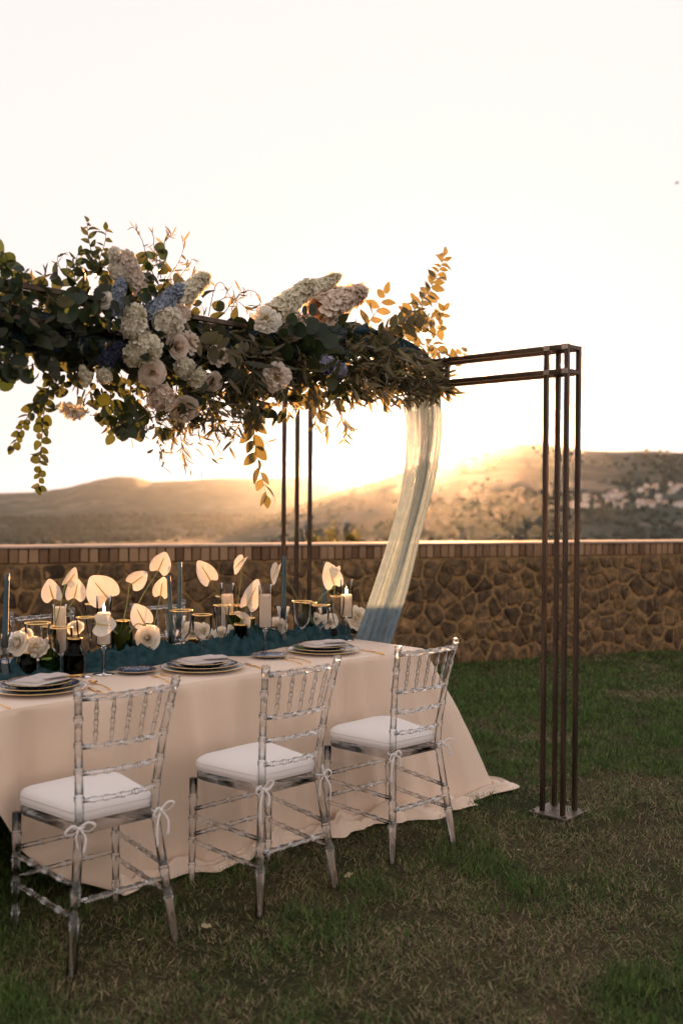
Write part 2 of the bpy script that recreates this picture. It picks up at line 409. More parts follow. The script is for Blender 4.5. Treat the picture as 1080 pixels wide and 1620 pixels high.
WANG = 0.389; WD = Vector((math.cos(WANG), math.sin(WANG), 0)); WN = Vector((math.sin(WANG), -math.cos(WANG), 0)); WB = Vector((0, 9.062, 0))
def lawn_z(x, y): return (fbm(np.asarray(x)*.9+5, np.asarray(y)*.9+5, 3)-.5)*.03
def mat_lawn():
    nt = NT('lawn_soil'); co = coord(nt, 'Object')
    n1 = noise(nt, co, 1.1, 5); n2 = noise(nt, co, 55, 6, .7); n3 = noise(nt, co, 260, 3)
    dry = ramp(nt, n2, [(.3, (.032,.026,.013)), (.72, (.13,.10,.052))]); grn = ramp(nt, n2, [(.3, (.012,.020,.006)), (.72, (.045,.055,.018))])
    mx = nt.n('ShaderNodeMix', _data_type='RGBA'); nt.link(ramp(nt, n1, [(.4, (0,0,0)), (.6, (1,1,1))]), mx.inputs[0]); nt.link(dry, mx.inputs[6]); nt.link(grn, mx.inputs[7])
    p = nt.n('ShaderNodeBsdfPrincipled', Base__Color=mx.outputs[2], Roughness=.95); p.inputs['Specular IOR Level'].default_value = .1
    nt.link(bump(nt, n3, .8, .012), p.inputs['Normal']); nt.link(p.outputs[0], nt.out.inputs[0]); return nt.m
ss = np.linspace(-22, 22, 177); dd = np.concatenate([[-.25, -.1], np.linspace(0, 10, 81), np.linspace(10.5, 30, 30)])
S, D = np.meshgrid(ss, dd)
X = WB.x+WD.x*S+WN.x*D; Y = WB.y+WD.y*S+WN.y*D
V = np.stack([X, Y, lawn_z(X, Y)], -1).reshape(-1, 3); n1_, n2_ = len(dd), len(ss)
F = [(i*n2_+k, (i+1)*n2_+k, (i+1)*n2_+k+1, i*n2_+k+1) for i in range(n1_-1) for k in range(n2_-1)]
tag(obj('lawn', mesh('lawn', V, F), mat_lawn()), kind='structure')

# haze
bx = MB(); bx.add(*box_vf((0, 1500, 60), (9000, 9500, 200)))
hz = bx.build('haze', None, smooth=False)
hm = bpy.data.materials.new('haze_air'); hm.use_nodes = True; ht = hm.node_tree; ht.nodes.clear()
ho = ht.nodes.new('ShaderNodeOutputMaterial'); pv = ht.nodes.new('ShaderNodeVolumePrincipled')
pv.inputs['Color'].default_value = (.74,.86,1.0,1); pv.inputs['Density'].default_value = 0.0000100; pv.inputs['Anisotropy'].default_value = 0.91
ht.links.new(pv.outputs[0], ho.inputs['Volume']); hz.data.materials.append(hm); tag(hz, kind='stuff')

# ------------------------------------------------------------------ village on the slope, far woods
def house_mesh(w, d, h, rh):
    wv, wf = [], []
    a, b = w/2, d/2
    wv = [(-a,-b,-6),(a,-b,-6),(a,b,-6),(-a,b,-6),(-a,-b,h),(a,-b,h),(a,b,h),(-a,b,h),(-a,0,h+rh),(a,0,h+rh)]
    wf = [(0,1,5,4),(1,2,6,9,5),(2,3,7,6),(3,0,4,8,7)]
    e = .5
    rv = [(-a-e,-b-e,h-.15),(a+e,-b-e,h-.15),(a+e,b+e,h-.15),(-a-e,b+e,h-.15),(-a-e,0,h+rh+.3),(a+e,0,h+rh+.3)]
    rf = [(0,1,5,4),(2,3,4,5),(0,4,3),(1,2,5),(0,3,2,1)]
    return (wv, wf), (rv, rf)
walls_m = [mat_basic('pale_plaster', (.70,.63,.56), (.80,.74,.67), .9, .3, 0), mat_basic('ochre_plaster', (.55,.43,.32), (.66,.53,.41), .9, .3, 0)]
roof_m = mat_basic('clay_roof', (.22,.13,.085), (.30,.19,.125), .9, .4, .3, .2)
pane_m = mat_basic('dark_window', (.03,.03,.035), (.05,.05,.05), .2, 1, 0)
hp = []
random.seed(5)
for AR, (x0, x1, y0, y1, n) in enumerate([(925, 992, 785, 806, 15), (958, 985, 776, 786, 4), (1012, 1080, 770, 782, 13), (1020, 1080, 782, 803, 9), (905, 925, 796, 803, 3), (1000, 1030, 797, 804, 3), (1081, 1125, 778, 800, 6)]):
    for k in range(n): hp.append((random.uniform(x0, x1), random.uniform(y0, y1), ['in the larger lower cluster of the hillside village','crowning the larger cluster of the hillside village','in the topmost row of the hillside village','just below the topmost row of the hillside village','at the outer end of the hillside village','between the two clusters of the hillside village','past the topmost row of the hillside village'][AR]))
hl = ['low pale plaster house ', 'tall pale plaster house ', 'ochre plaster house ']
for i, (px, py, ar_) in enumerate(hp):
    r, az, z = hit(px, py)
    k = random.choice([0,0,1,1,2]); w = random.uniform(7, 13); d = random.uniform(6, 9); h = [5.5, 10.0, 7.5][k]*random.uniform(.9,1.15)
    (wv, wf), (rv, rf) = house_mesh(w, d, h, random.uniform(1.6, 2.4))
    t = thing('village_house', hl[k]+ar_, 'house', (r*math.sin(az), r*math.cos(az), z), random.uniform(-.6,.6), ['low pale','tall pale','ochre'][k]+' houses '+ar_)
    obj('wall', mesh('wall', wv, wf, False), walls_m[1 if k == 2 else 0], t); obj('roof', mesh('roof', rv, rf, False), roof_m, t)
    for wx in (-.28, .05, .3):
        for zz in ((h*.3,) if k == 0 else (h*.22, h*.65)):
            b = MB(); b.add(*box_vf((wx*w, -d/2-.02, zz), (.55, .06, .8))); b.build('window', pane_m, t, False)
# woods: clumps of crowns on the slopes (one mass)
def clump_template():
    ph = (1+5**.5)/2
    v = [(-1,ph,0),(1,ph,0),(-1,-ph,0),(1,-ph,0),(0,-1,ph),(0,1,ph),(0,-1,-ph),(0,1,-ph),(ph,0,-1),(ph,0,1),(-ph,0,-1),(-ph,0,1)]
    f = [(0,11,5),(0,5,1),(0,1,7),(0,7,10),(0,10,11),(1,5,9),(5,11,4),(11,10,2),(10,7,6),(7,1,8),(3,9,4),(3,4,2),(3,2,6),(3,6,8),(3,8,9),(4,9,5),(2,4,11),(6,2,10),(8,6,7),(9,8,1)]
    return np.array(v)/1.9, f
tv_, tf_ = clump_template()
N = 16000
az = rng.uniform(-.5, .5, N); r = 1300+rng.random(N)**.8*2900
msk = fbm(r*np.sin(az)/260+20, r*np.cos(az)/260+20, 4)
keep = msk+rng.normal(0,.06,N) > .49; az = az[keep]; r = r[keep]
zc = height(az, r); sc = rng.uniform(2.5, 8.5, len(az))
VV = []; FF = []
for i in range(len(az)):
    q = tv_*(sc[i]*np.array([1, 1, rng.uniform(.8,1.3)]))*rng.uniform(.75,1.2,(12,1)) + np.array([r[i]*math.sin(az[i]), r[i]*math.cos(az[i]), zc[i]+sc[i]*.45])
    VV.append(q); FF += [tuple(a+12*i for a in t) for t in tf_]
tag(obj('hillside_wood', mesh('hillside_wood', np.concatenate(VV), FF, False), mat_basic('far_foliage', (.040,.052,.042), (.080,.088,.066), .95, .08, 0, spec=.1)), 'dark scattered woods covering the far hillsides', 'wood', kind='stuff')

# ------------------------------------------------------------------ garden wall
def clip_poly(poly, nx, ny, c):
    out = []
    for i in range(len(poly)):
        a, b = poly[i], poly[(i+1) % len(poly)]
        da = a[0]*nx+a[1]*ny-c; db = b[0]*nx+b[1]*ny-c
        if da <= 0: out.append(a)
        if da*db < 0:
            t = da/(da-db); out.append((a[0]+(b[0]-a[0])*t, a[1]+(b[1]-a[1])*t))
    return out
WH, CW = 1.142, .125
WM = Matrix.Translation(WB) @ Matrix.Rotation(WANG, 4, 'Z')      # local x along wall, -y towards the lawn
wall = thing('garden_wall', 'long rubble stone wall with upright brick coping behind the lawn', 'wall'); wall.matrix_basis = WM
M['mortar'] = mat_basic('sandy_mortar', (.22,.13,.055), (.40,.25,.115), .95, 22, .9, .03, spec=.2, detail=8)
def mat_stone():
    nt = NT('rubble_stone'); co = coord(nt); n1 = noise(nt, co, 9, 8, .65); n2 = noise(nt, co, 45, 6, .7)
    r = nt.n('ShaderNodeObjectInfo').outputs['Random']; ri = nt.n('ShaderNodeNewGeometry').outputs['Random Per Island']
    tone = ramp(nt, r, [(0,(.060,.040,.024)),(.25,(.16,.098,.046)),(.5,(.095,.064,.039)),(.75,(.22,.138,.066)),(1,(.125,.082,.046))])
    dirt = ramp(nt, n1, [(.36,(.45,.42,.40)),(.5,(1,1,1)),(.66,(2.3,2.05,1.7))])
    mx = nt.n('ShaderNodeMix', _data_type='RGBA', _blend_type='MULTIPLY'); mx.inputs[0].default_value = 1; nt.link(tone, mx.inputs[6]); nt.link(dirt, mx.inputs[7])
    p = nt.n('ShaderNodeBsdfPrincipled', Base__Color=mx.outputs[2], Roughness=.88); p.inputs['Specular IOR Level'].default_value = .3
    ad = nt.n('ShaderNodeMath', _operation='ADD', i0=n1, i1=n2); nt.link(bump(nt, ad.outputs[0], .9, .025), p.inputs['Normal']); nt.link(p.outputs[0], nt.out.inputs[0]); return nt.m
M['stone'] = mat_stone()
M['brick'] = mat_basic('coping_brick', (.15,.085,.046), (.36,.225,.13), .9, 20, .5, .006, rnd=True, spec=.2, detail=6)
cb = MB(); cb.add(*box_vf((0, .17, (WH-CW)/2-.05), (16, .17, (WH-CW)/2+.05))); cb.build('mortar_core', M['mortar'], wall, False)
M['cement'] = mat_basic('pale_cement_capping', (.26,.185,.13), (.44,.33,.25), .75, 7, .4, .006, detail=7)
cv = []; cf = []; nq = 260                                   # worn cement capping with an uneven edge
for q in range(nq+1):
    x = -16+32*q/nq; e = float(fbm(x*3+9, 2.2, 3)-.5)*.014; z = float(fbm(x*2+4, 7.7, 3)-.5)*.008
    cv += [(x,-.022+e,WH-.001),(x,-.024+e,WH+.008+z),(x,-.012+e,WH+.018+z),(x,.17,WH+.024+z),(x,.36,WH+.018+z),(x,.362,WH-.001)]
for q in range(nq):
    for k in range(6): k2 = (k+1) % 6; cf.append((q*6+k, (q+1)*6+k, (q+1)*6+k2, q*6+k2))
obj('capping', mesh('capping', cv, cf, False), M['cement'], wall)
cb = MB(); cb.add(*box_vf((0, .17, WH-CW/2-.006), (16, .155, CW/2-.006))); cb.build('coping_mortar', M['mortar'], wall, False)
random.seed(21)
S0, S1 = -4.0, 5.2
gz = 5
pts = []
def wall_pts(s0, s1, seed):
    random.seed(seed); P = []; z = .0; rows = 7; top = WH-CW
    for i in range(rows):
        s = s0-random.random()*.15
        while s < s1:
            w = random.choice([.08,.12,.16,.22,.32]); P.append((s+w/2, (i+.5+random.uniform(-.55,.55))*top/rows)); s += w
    return P
def stone_cells(P, s0, s1):
    out = []
    for i, (x, z) in enumerate(P):
        poly = [(x-.4,-.04),(x+.4,-.04),(x+.4,WH-CW-.004),(x-.4,WH-CW-.004)]
        for j, (x2, z2) in enumerate(P):
            if i == j or abs(x2-x) > .7: continue
            nx, nz = x2-x, (z2-z); poly = clip_poly(poly, nx, nz, ((x2*x2-x*x)+(z2*z2-z*z))/2)
            if len(poly) < 3: break
        if len(poly) >= 3: out.append(((x, z), poly))
    return out
def stone_vf(poly):
    cx = sum(p[0] for p in poly)/len(poly); cz = sum(p[1] for p in poly)/len(poly)
    # shrink for the joint, then round the corners
    sh = []
    for p in poly:
        d = math.hypot(p[0]-cx, p[1]-cz)+1e-6; g = random.choice([.006,.010,.013,.017,.022]); k = max(.35, (d-g)/d); sh.append((cx+(p[0]-cx)*k, cz+(p[1]-cz)*k))
    ring = []
    n = len(sh)
    for i in range(n):
        a, b, c = sh[i-1], sh[i], sh[(i+1) % n]
        ring.append((b[0]*.86+a[0]*.14, b[1]*.86+a[1]*.14)); ring.append((b[0]*.86+c[0]*.14, b[1]*.86+c[1]*.14))
    ring = [(x+random.uniform(-.009,.009), z+random.uniform(-.009,.009)) for x, z in ring]
    m = len(ring); pr = random.uniform(.006, .020)
    tx, tz = random.uniform(-.12,.12), random.uniform(-.12,.12)
    v = [(x, .004, z) for x, z in ring]
    v += [(cx+(x-cx)*.97, -pr*.6, cz+(z-cz)*.97) for x, z in ring]
    v += [(cx+(x-cx)*.74, -pr+(x-cx)*tx+(z-cz)*tz+random.uniform(-.004,.004), cz+(z-cz)*.74) for x, z in ring]
    v.append((cx, -pr-random.uniform(0,.008), cz))
    f = []
    for q in range(2):
        for i in range(m):
            j = (i+1) % m; f.append((q*m+i, q*m+j, (q+1)*m+j, (q+1)*m+i))
    for i in range(m): f.append((2*m+i, 2*m+(i+1) % m, 3*m))
    return v, f
allp = wall_pts(-12, 13, 3); cells = stone_cells(allp, -12, 13); ext = MB(); ns = 0
for (x, z), poly in cells:
    v, f = stone_vf(poly)
    if S0 < x < S1 and ns < 298:
        obj('stone', mesh('stone', v, f, True), M['stone'], wall); ns += 1
    else: ext.add(v, f)
tag(ext.build('stone_run', M['stone'], wall), kind='stuff')
ext = MB(); s = -12.0
def brick_vf(w, dz, dy, ln=.175):
    return [ (x, y, z) for x, y, z in bev_box(w/2, ln, CW/2, .004)[0] ], bev_box(w/2, ln, CW/2, .004)[1]
def bev_box(a, b, c, e):
    v = []; 
    for z, k in ((-c, 0), (-c+e, 1), (c-e, 1), (c, 0)):
        q = 0 if k else e
        for x, y in ((a-q-e*k,-b+q),(a-q,-b+q+e*k),(a-q,b-q-e*k),(a-q-e*k,b-q),(-a+q+e*k,b-q),(-a+q,b-q-e*k),(-a+q,-b+q+e*k),(-a+q+e*k,-b+q)): v.append((x,y,z))
    f = [tuple(range(7,-1,-1)), tuple(range(24,32))]
    for i in range(3):
        for k in range(8): f.append((i*8+k, i*8+(k+1) % 8, (i+1)*8+(k+1) % 8, (i+1)*8+k))
    return v, f
bm_ = [mesh('brick', *bev_box(w/2, .178, CW/2-.004, .005), False) for w in (.062,.068,.074)]
while s < 13:
    k = random.randrange(3); w = (.062,.068,.074)[k]; s += w/2
    mw = Matrix.Translation((s, .165+random.uniform(-.008,.006), WH-CW/2+random.uniform(-.003,.003))) @ Euler((random.uniform(-.01,.01), random.uniform(-.012,.012), random.uniform(-.015,.015))).to_matrix().to_4x4()
    if S0 < s < S1: obj('brick', bm_[k], M['brick'], wall, mw)
    else:
        v, f = bev_box(w/2, .178, CW/2-.004, .005); ext.add([mw @ Vector(q) for q in v], f)
    s += w/2+random.uniform(.007,.012)
tag(ext.build('brick_run', M['brick'], wall, False), kind='stuff')

# ------------------------------------------------------------------ shrubs beyond the wall
def leaf_cloud(n, centre, radii, size, seed):
    rg = np.random.default_rng(seed)
    cl = rg.normal(0, .42, (14, 3)); cl /= np.maximum(1, np.linalg.norm(cl, axis=1, keepdims=True)/.8)
    V = []; F = []
    for i in range(n):
        c = cl[rg.integers(14)] + rg.normal(0, .16, 3)
        p = np.array(centre)+c*np.array(radii)
        a = Vector(rg.normal(0,1,3)).normalized(); b = Vector(rg.normal(0,1,3)); b = (b-a*a.dot(b)).normalized(); s = size*rg.uniform(.6,1.3)
        P = Vector(p); k = len(V)
        V += [P-a*s, P+b*s*.45, P+a*s, P-b*s*.45]; F.append((k,k+1,k+2,k+3))
    return V, F
M['shrub'] = mat_leaf('shrub_leaf', (.045,.050,.014), (.085,.082,.026), (.09,.085,.035), .4)
for i, (px, py, dist, wpx, lab) in enumerate([(520, 830, 27, 26, 'yellow green shrub top rising just above the wall between the far posts and drape'), (562, 834, 29, 15, 'small yellow green shrub top beside the drape above the wall'), (500, 838, 26, 14, 'low yellow green shrub top hugging the far post rods above the wall')]):
    top = on_y(px, py, dist); rw = wpx/FPX*dist
    az, r = math.atan2(top.x, top.y), math.hypot(top.x, top.y); gz_ = float(height(az, r))
    t = thing('shrub', lab, 'shrub', (top.x, top.y, gz_)); hgt = top.z-gz_
    b = MB(); b.add(*tube_vf([(0,0,-.2),(.05,0,hgt*.3),(0,.05,hgt*.7)], [.06,.045,.02], 7))
    for q in range(6):
        a = q*1.05; b.add(*tube_vf([(0.03,0,hgt*.3),(rw*.5*math.cos(a), rw*.5*math.sin(a), hgt*.75)], [.03,.008], 5))
    b.build('trunk', M['twig'], t)
    v, f = leaf_cloud(900, (0,0,hgt*.62), (rw*1.15, rw*1.15, hgt*.42), .10, 40+i); obj('crown', mesh('crown', v, f, False), M['shrub'], t)

# ------------------------------------------------------------------ steel frame
FT = 0.83; FU = Vector((math.cos(FT), math.sin(FT), 0)); FW = Vector((-math.sin(FT), math.cos(FT), 0)); UP = Vector((0,0,1))
FO = Vector((1.082, 4.911, 0)); FH = 2.305; FS = .113/2; TT = .022; FWID = 1.84; FLEN = 3.9; BOFF = .80
frame = thing('steel_frame', 'raw steel tube frame of four-rod posts carrying the flower garland', 'frame', FO)
def fp(a, b, z): return FU*a + FW*b + UP*z          # local to the frame's origin
lowz = FH-.13
def frame_bar(name, p, q): 
    b = MB(); b.add(*bar_vf(p, q, TT, side=FU if abs((Vector(q)-Vector(p)).normalized().dot(FU)) < .5 else FW)); return b.build(name, M['iron'], frame, False)
for (a, b) in ((0,0),(0,FWID),(-FLEN,0),(-FLEN,FWID)):
    for sa in (-1,1):
        for sb in (-1,1): frame_bar('post_rod', fp(a+sa*FS, b+sb*FS, .012), fp(a+sa*FS, b+sb*FS, FH))
    for z in (FH-TT/2-.001, lowz):
        for s in (-1,1):
            frame_bar('corner_bar', fp(a-FS+TT/2, b+s*FS, z), fp(a+FS-TT/2, b+s*FS, z))
            frame_bar('corner_bar', fp(a+s*FS, b-FS+TT/2, z), fp(a+s*FS, b+FS-TT/2, z))
    pl = MB(); v, f = bev_box(.105, .105, .006, .002); pl.add([fp(a, b, .008)+FU*x+FW*y+UP*z for x, y, z in v], f)
    po = pl.build('base_plate', M['plate_steel'], frame, False)
    for sa in (-1,1):
        for sb in (-1,1):
            bb = MB(); v, f = lathe_vf([(.009,0),(.009,.006),(.005,.008)], 8); bb.add([fp(a+sa*.088, b+sb*.088, .013)+Vector(q) for q in v], f); bb.build('bolt', M['iron'], po, False)
for a in (0, -FLEN):
    for z in (FH-TT/2-.001, lowz):
        for s in (-1,1): frame_bar('cross_rail', fp(a+s*FS, FS+TT/2, z), fp(a+s*FS, FWID-FS-TT/2, z))
for z in (FH-TT/2-.001, lowz):
    for s in (-1,1): frame_bar('long_rail', fp(-FS-TT/2, BOFF+s*FS, z), fp(-FLEN+FS+TT/2, BOFF+s*FS, z))
for a in (FS, -FS):
    for s in (-1,1): frame_bar('joint_bar', fp(a, BOFF+s*FS, lowz-.0), fp(a, BOFF+s*FS, FH-TT/2))
M['weld'] = mat_basic('weld_ground_steel', (.30,.25,.20), (.45,.38,.31), .35, 60, .1, .001, metal=.8)
for z in (FH-TT/2-.001, lowz):                          # ground-bright corner gussets on the posts
    for sb in (-1, 1):
        b = MB(); v, f = box_vf((0,0,0), (.0015, .016, .012)); b.add([fp(-FS-TT/2-.001, sb*(FS-.006), z)+FU*x+FW*y+UP*q for x, y, q in v], f); b.build('weld_plate', M['weld'], frame, False)
    b = MB(); v, f = lathe_vf([(.004,0),(.004,.002)], 8); b.add([fp(-FS-TT/2-.001, 0, z)+FW*q[0]+UP*q[1]-FU*q[2] for q in v], f); b.build('bolt_hole', pane_m, frame, False)

# ------------------------------------------------------------------ table and cloth
TA = 0.777; TU = Vector((math.cos(TA), math.sin(TA), 0)); TV = Vector((-math.sin(TA), math.cos(TA), 0)); TO = Vector((.44, 5.237, 0))
TL, TW, TZ = 3.15, 1.02, .762
def tp(u, v, z=TZ): return TO + TU*u + TV*v + UP*z
def tpx(px, py, v):
    """table u and height z of a pixel lying in the upright plane at table depth v"""
    p = on_plane(px, py, tp(0, v, 0), TV); return (p-TO).dot(TU), p.z
def tpz(px, py, z=TZ):
    p = on_z(px, py, z) - TO; return p.dot(TU), p.dot(TV)
TROT = TA
table = thing('banquet_table', 'long rectangular table hidden under the champagne cloth', 'table', tp(-TL/2, TW/2, 0), TROT)
M['wood'] = mat_basic('plywood', (.35,.25,.15), (.45,.33,.2), .6, 12, .1)
b = MB(); b.add(*bev_box(TL/2-.01, TW/2-.01, .012, .003)); b.build('tabletop', M['wood'], table, False, Matrix.Translation((0,0,.744)))
for sx in (-1,1):
    for sy in (-1,1):
        b = MB(); b.add(*bar_vf((sx*1.35, sy*.4, .0), (sx*1.35, sy*.4, .733), .04)); b.build('leg', M['wood'], table, False)

def make_cloth():
    R = .012; cols = []          # (point u,v, normal u,v, arclength, corner weight, side)
    def side(u0, v0, u1, v1, nu, nv, n, tagn):
        for i in range(n): t = i/n; cols.append((u0+(u1-u0)*t, v0+(v1-v0)*t, nu, nv, tagn))
    def corner(cu, cv, a0, n):
        for i in range(n):
            a = a0+PI/2*i/n; cols.append((cu+R*math.cos(a), cv+R*math.sin(a), math.cos(a), math.sin(a), 'c'))
    side(-TL+R, 0, -R, 0, 0, -1, 330, 'near'); corner(-R, R, -PI/2, 26)
    side(0, R, 0, TW-R, 1, 0, 100, 'end'); corner(-R, TW-R, 0, 16)
    side(-R, TW, -TL+R, TW, 0, 1, 120, 'far'); corner(-TL+R, TW-R, PI/2, 16)
    side(-TL, TW-R, -TL, R, -1, 0, 60, 'left'); corner(-TL+R, R, PI, 16)
    n = len(cols); V = []; F = []
    ND, NP = 34, 16
    rows = [(-.0, 0)]
    arc = 0; arcs = []
    for i in range(n):
        if i: arc += max(math.hypot(cols[i][0]-cols[i-1][0], cols[i][1]-cols[i-1][1]), .004)
        arcs.append(arc)
    def flare(i):
        u, v, nu, nv, sd = cols[i]
        d = math.hypot(u, v)                       # distance to the trailing corner
        base = .15 if v < .5 and u < -.01 else .12
        if u < -.01 and v < .01: base = interp(-u, [0,.35,.75,1.2,1.6,2.2,3.2], [.24,.17,.10,.08,.07,.06,.06])
        if u > -.02: base = interp(v, [0, .12, .4, 1.0], [.30, .20, .10, .10])
        if sd == 'c' and v < .1 and u > -.1:
            t = math.atan2(nu, -nv)/(PI/2); base = interp(t, [0, .35, .62, .85, 1], [.22, .26, .36, .28, .25])
        return base
    fl = np.array([flare(i) for i in range(n)])
    ker = np.ones(5)/5; fl = np.convolve(np.concatenate([fl[-2:], fl, fl[:2]]), ker, 'valid')
    nx = np.array([c[2] for c in cols]); ny = np.array([c[3] for c in cols])
    for _ in range(3):
        nx = np.convolve(np.concatenate([nx[-4:], nx, nx[:4]]), np.ones(9)/9, 'valid'); ny = np.convolve(np.concatenate([ny[-4:], ny, ny[:4]]), np.ones(9)/9, 'valid')
    ln = np.hypot(nx, ny); nx /= ln; ny /= ln
    ar = np.array(arcs)
    f1 = np.sin(ar*2*PI/.43+2.6*np.sin(ar*1.7)+.6); f1 = np.sign(f1)*np.abs(f1)**.7; f2 = np.sin(ar*2*PI/.19+2.5*np.sin(ar*2.3+1)); f3 = fbm(ar*6, ar*0+3, 3)-.5
    idx = []
    for j in range(ND+NP+1):
        row = []
        for i in range(n):
            u, v, _, _, sd = cols[i]; a, b_ = nx[i], ny[i]
            lift = interp(-u, [1.90,2.12,2.22,2.31,2.37,2.6], [0,.10,.19,.29,.40,.5]) if v < .03 else (.5 if u < -2.6 and v < .5 else 0)
            if j <= ND:
                t = j/ND*(1-lift/TZ)
                z = TZ*(1-t) + .014*t; edge = min(1, t*22)
                off = .006*math.sin(edge*PI/2) + fl[i]*t**1.12 + t**.6*(1-.62*t*t)*(.056*f1[i]*(.5+1.2*abs(f3[i])*2)+.024*f2[i]) + .050*f3[i]*t**.8 + .045*t**.7*(1-.5*t)*(float(fbm(ar[i]*3.1+t*1.5, t*2.2+5, 3))-.5)
                off += .012*math.sin(ar[i]*11+9*t)*t*(1-t)*1.2
                if t < .02: z = TZ-.0
            else:
                q = (j-ND)/NP
                pool = interp(-u if v < .05 else 0, [0,.25,.5,.8,1.2,1.7,3], [.10,.16,.15,.10,.08,.06,.05]) if v < .02 and u < .005 else .07
                if sd == 'c' and v < .1 and u > -.1: pool = 0.03+.09*math.exp(-((math.atan2(nx[i], -ny[i])/(PI/2)-.62)/.12)**2)
                pool *= (1+.7*f3[i]+.12*f1[i])
                if lift > .004:
                    row.append(len(V)); p_ = V[idx[ND][i]]; V.append((p_[0]-a*.0015*q, p_[1]-b_*.0015*q, p_[2]-.002*q)); continue
                off = fl[i] + .38*(.056*f1[i]*(.5+1.2*abs(f3[i])*2)+.024*f2[i])+.050*f3[i]+.0225*(float(fbm(ar[i]*3.1+1.5, 7.2, 3))-.5) + pool*q
                hump = .040*math.sin(q*PI)*(.5+.5*math.sin(ar[i]*17+6*f3[i])) + .028*math.sin(q*2*PI+ar[i]*9)**2*(1-q)
                z = .014 + hump*(.4+.9*abs(f1[i])) + .012*math.sin(q*9+ar[i]*23)*(1-q) + .05*math.sin(q*PI)*max(0, float(fbm(ar[i]*9+q*3, q*4+2, 3))-.45)*2
                z = max(z, .012)
            row.append(len(V)); V.append((u+a*off, v+b_*off, z))
        idx.append(row)
    for j in range(ND+NP):
        for i in range(n):
            k = (i+1) % n; F.append((idx[j][i], idx[j+1][i], idx[j+1][k], idx[j][k]))
    # flat top, subdivided with very slight waviness
    c = len(V); V.append((-TL/2, TW/2, TZ+.0)); 
    prev = idx[0]
    for s in (.98, .9, .6, .3):
        row = []
        for i in range(n):
            p = V[idx[0][i]]; row.append(len(V)); V.append((-TL/2+(p[0]+TL/2)*s, TW/2+(p[1]-TW/2)*s, TZ+.0))
        for i in range(n):
            k = (i+1) % n; F.append((prev[i], prev[k], row[k], row[i]))
        prev = row
    for i in range(n): F.append((prev[i], prev[(i+1) % n], c))
    me = mesh('tablecloth', V, F)
    return me
cl = obj('tablecloth', make_cloth(), M['cloth'], None, Matrix.Translation(TO) @ Matrix.Rotation(TA, 4, 'Z'))
tag(cl, 'champagne satin cloth covering the table and trailing on the grass', 'tablecloth')

# ------------------------------------------------------------------ acrylic chairs
def rounded_outline(P, rad, n=6):
    out = []
    m = len(P)
    for i in range(m):
        a, b, c = Vector(P[i-1]), Vector(P[i]), Vector(P[(i+1) % m]); r = rad[i]
        p0 = b+(a-b).normalized()*r; p2 = b+(c-b).normalized()*r
        for k in range(n+1):
            t = k/n; out.append((p0*(1-t)**2+b*2*t*(1-t)+p2*t*t)[:2])
    return out
def slab_vf(out, layers):
    """layers: (scale, z) of an outline about its centre"""
    cx = sum(p[0] for p in out)/len(out); cy = sum(p[1] for p in out)/len(out); n = len(out); v = []; f = []
    for s, z in layers: v += [(cx+(x-cx)*s, cy+(y-cy)*s, z) for x, y in out]
    for i in range(len(layers)-1):
        for k in range(n): k2 = (k+1) % n; f.append((i*n+k, i*n+k2, (i+1)*n+k2, (i+1)*n+k))
    f += [tuple(range(n-1,-1,-1)), tuple((len(layers)-1)*n+k for k in range(n))]
    return v, f
def node_profile(L, nodes, r0, r1, rn):
    pr = [(r0, 0)]; 
    for nd in nodes:
        R = r0+(r1-r0)*nd; w = .004/L
        pr += [(R, nd-2.6*w), (R+rn, nd-1.6*w), (R+rn, nd-.5*w), (R+rn*.3, nd), (R+rn, nd+.5*w), (R+rn, nd+1.6*w), (R, nd+2.6*w)]
    pr.append((r1, 1)); return pr
def path_turned(path, nodes, r0, r1, rn, seg=12):
    P = [Vector(p) for p in path]; ls = [0]
    for i in range(1, len(P)): ls.append(ls[-1]+(P[i]-P[i-1]).length)
    L = ls[-1]; pr = node_profile(L, nodes, r0, r1, rn)
    extra = [(r0+(r1-r0)*t/L, t/L) for t in ls[1:-1]]
    nodesw = [(n-2.6*.004/L, n+2.6*.004/L) for n in nodes]
    pr += [e for e in extra if not any(a < e[1] < b for a, b in nodesw)]; pr.sort(key=lambda q: q[1])
    pts = []
    for r, t in pr:
        x = t*L; k = max(0, min(len(P)-2, int(np.searchsorted(ls, x, 'right'))-1)); pts.append(P[k].lerp(P[k+1], (x-ls[k])/(ls[k+1]-ls[k])))
    return tube_vf(pts, [r for r, t in pr], seg)
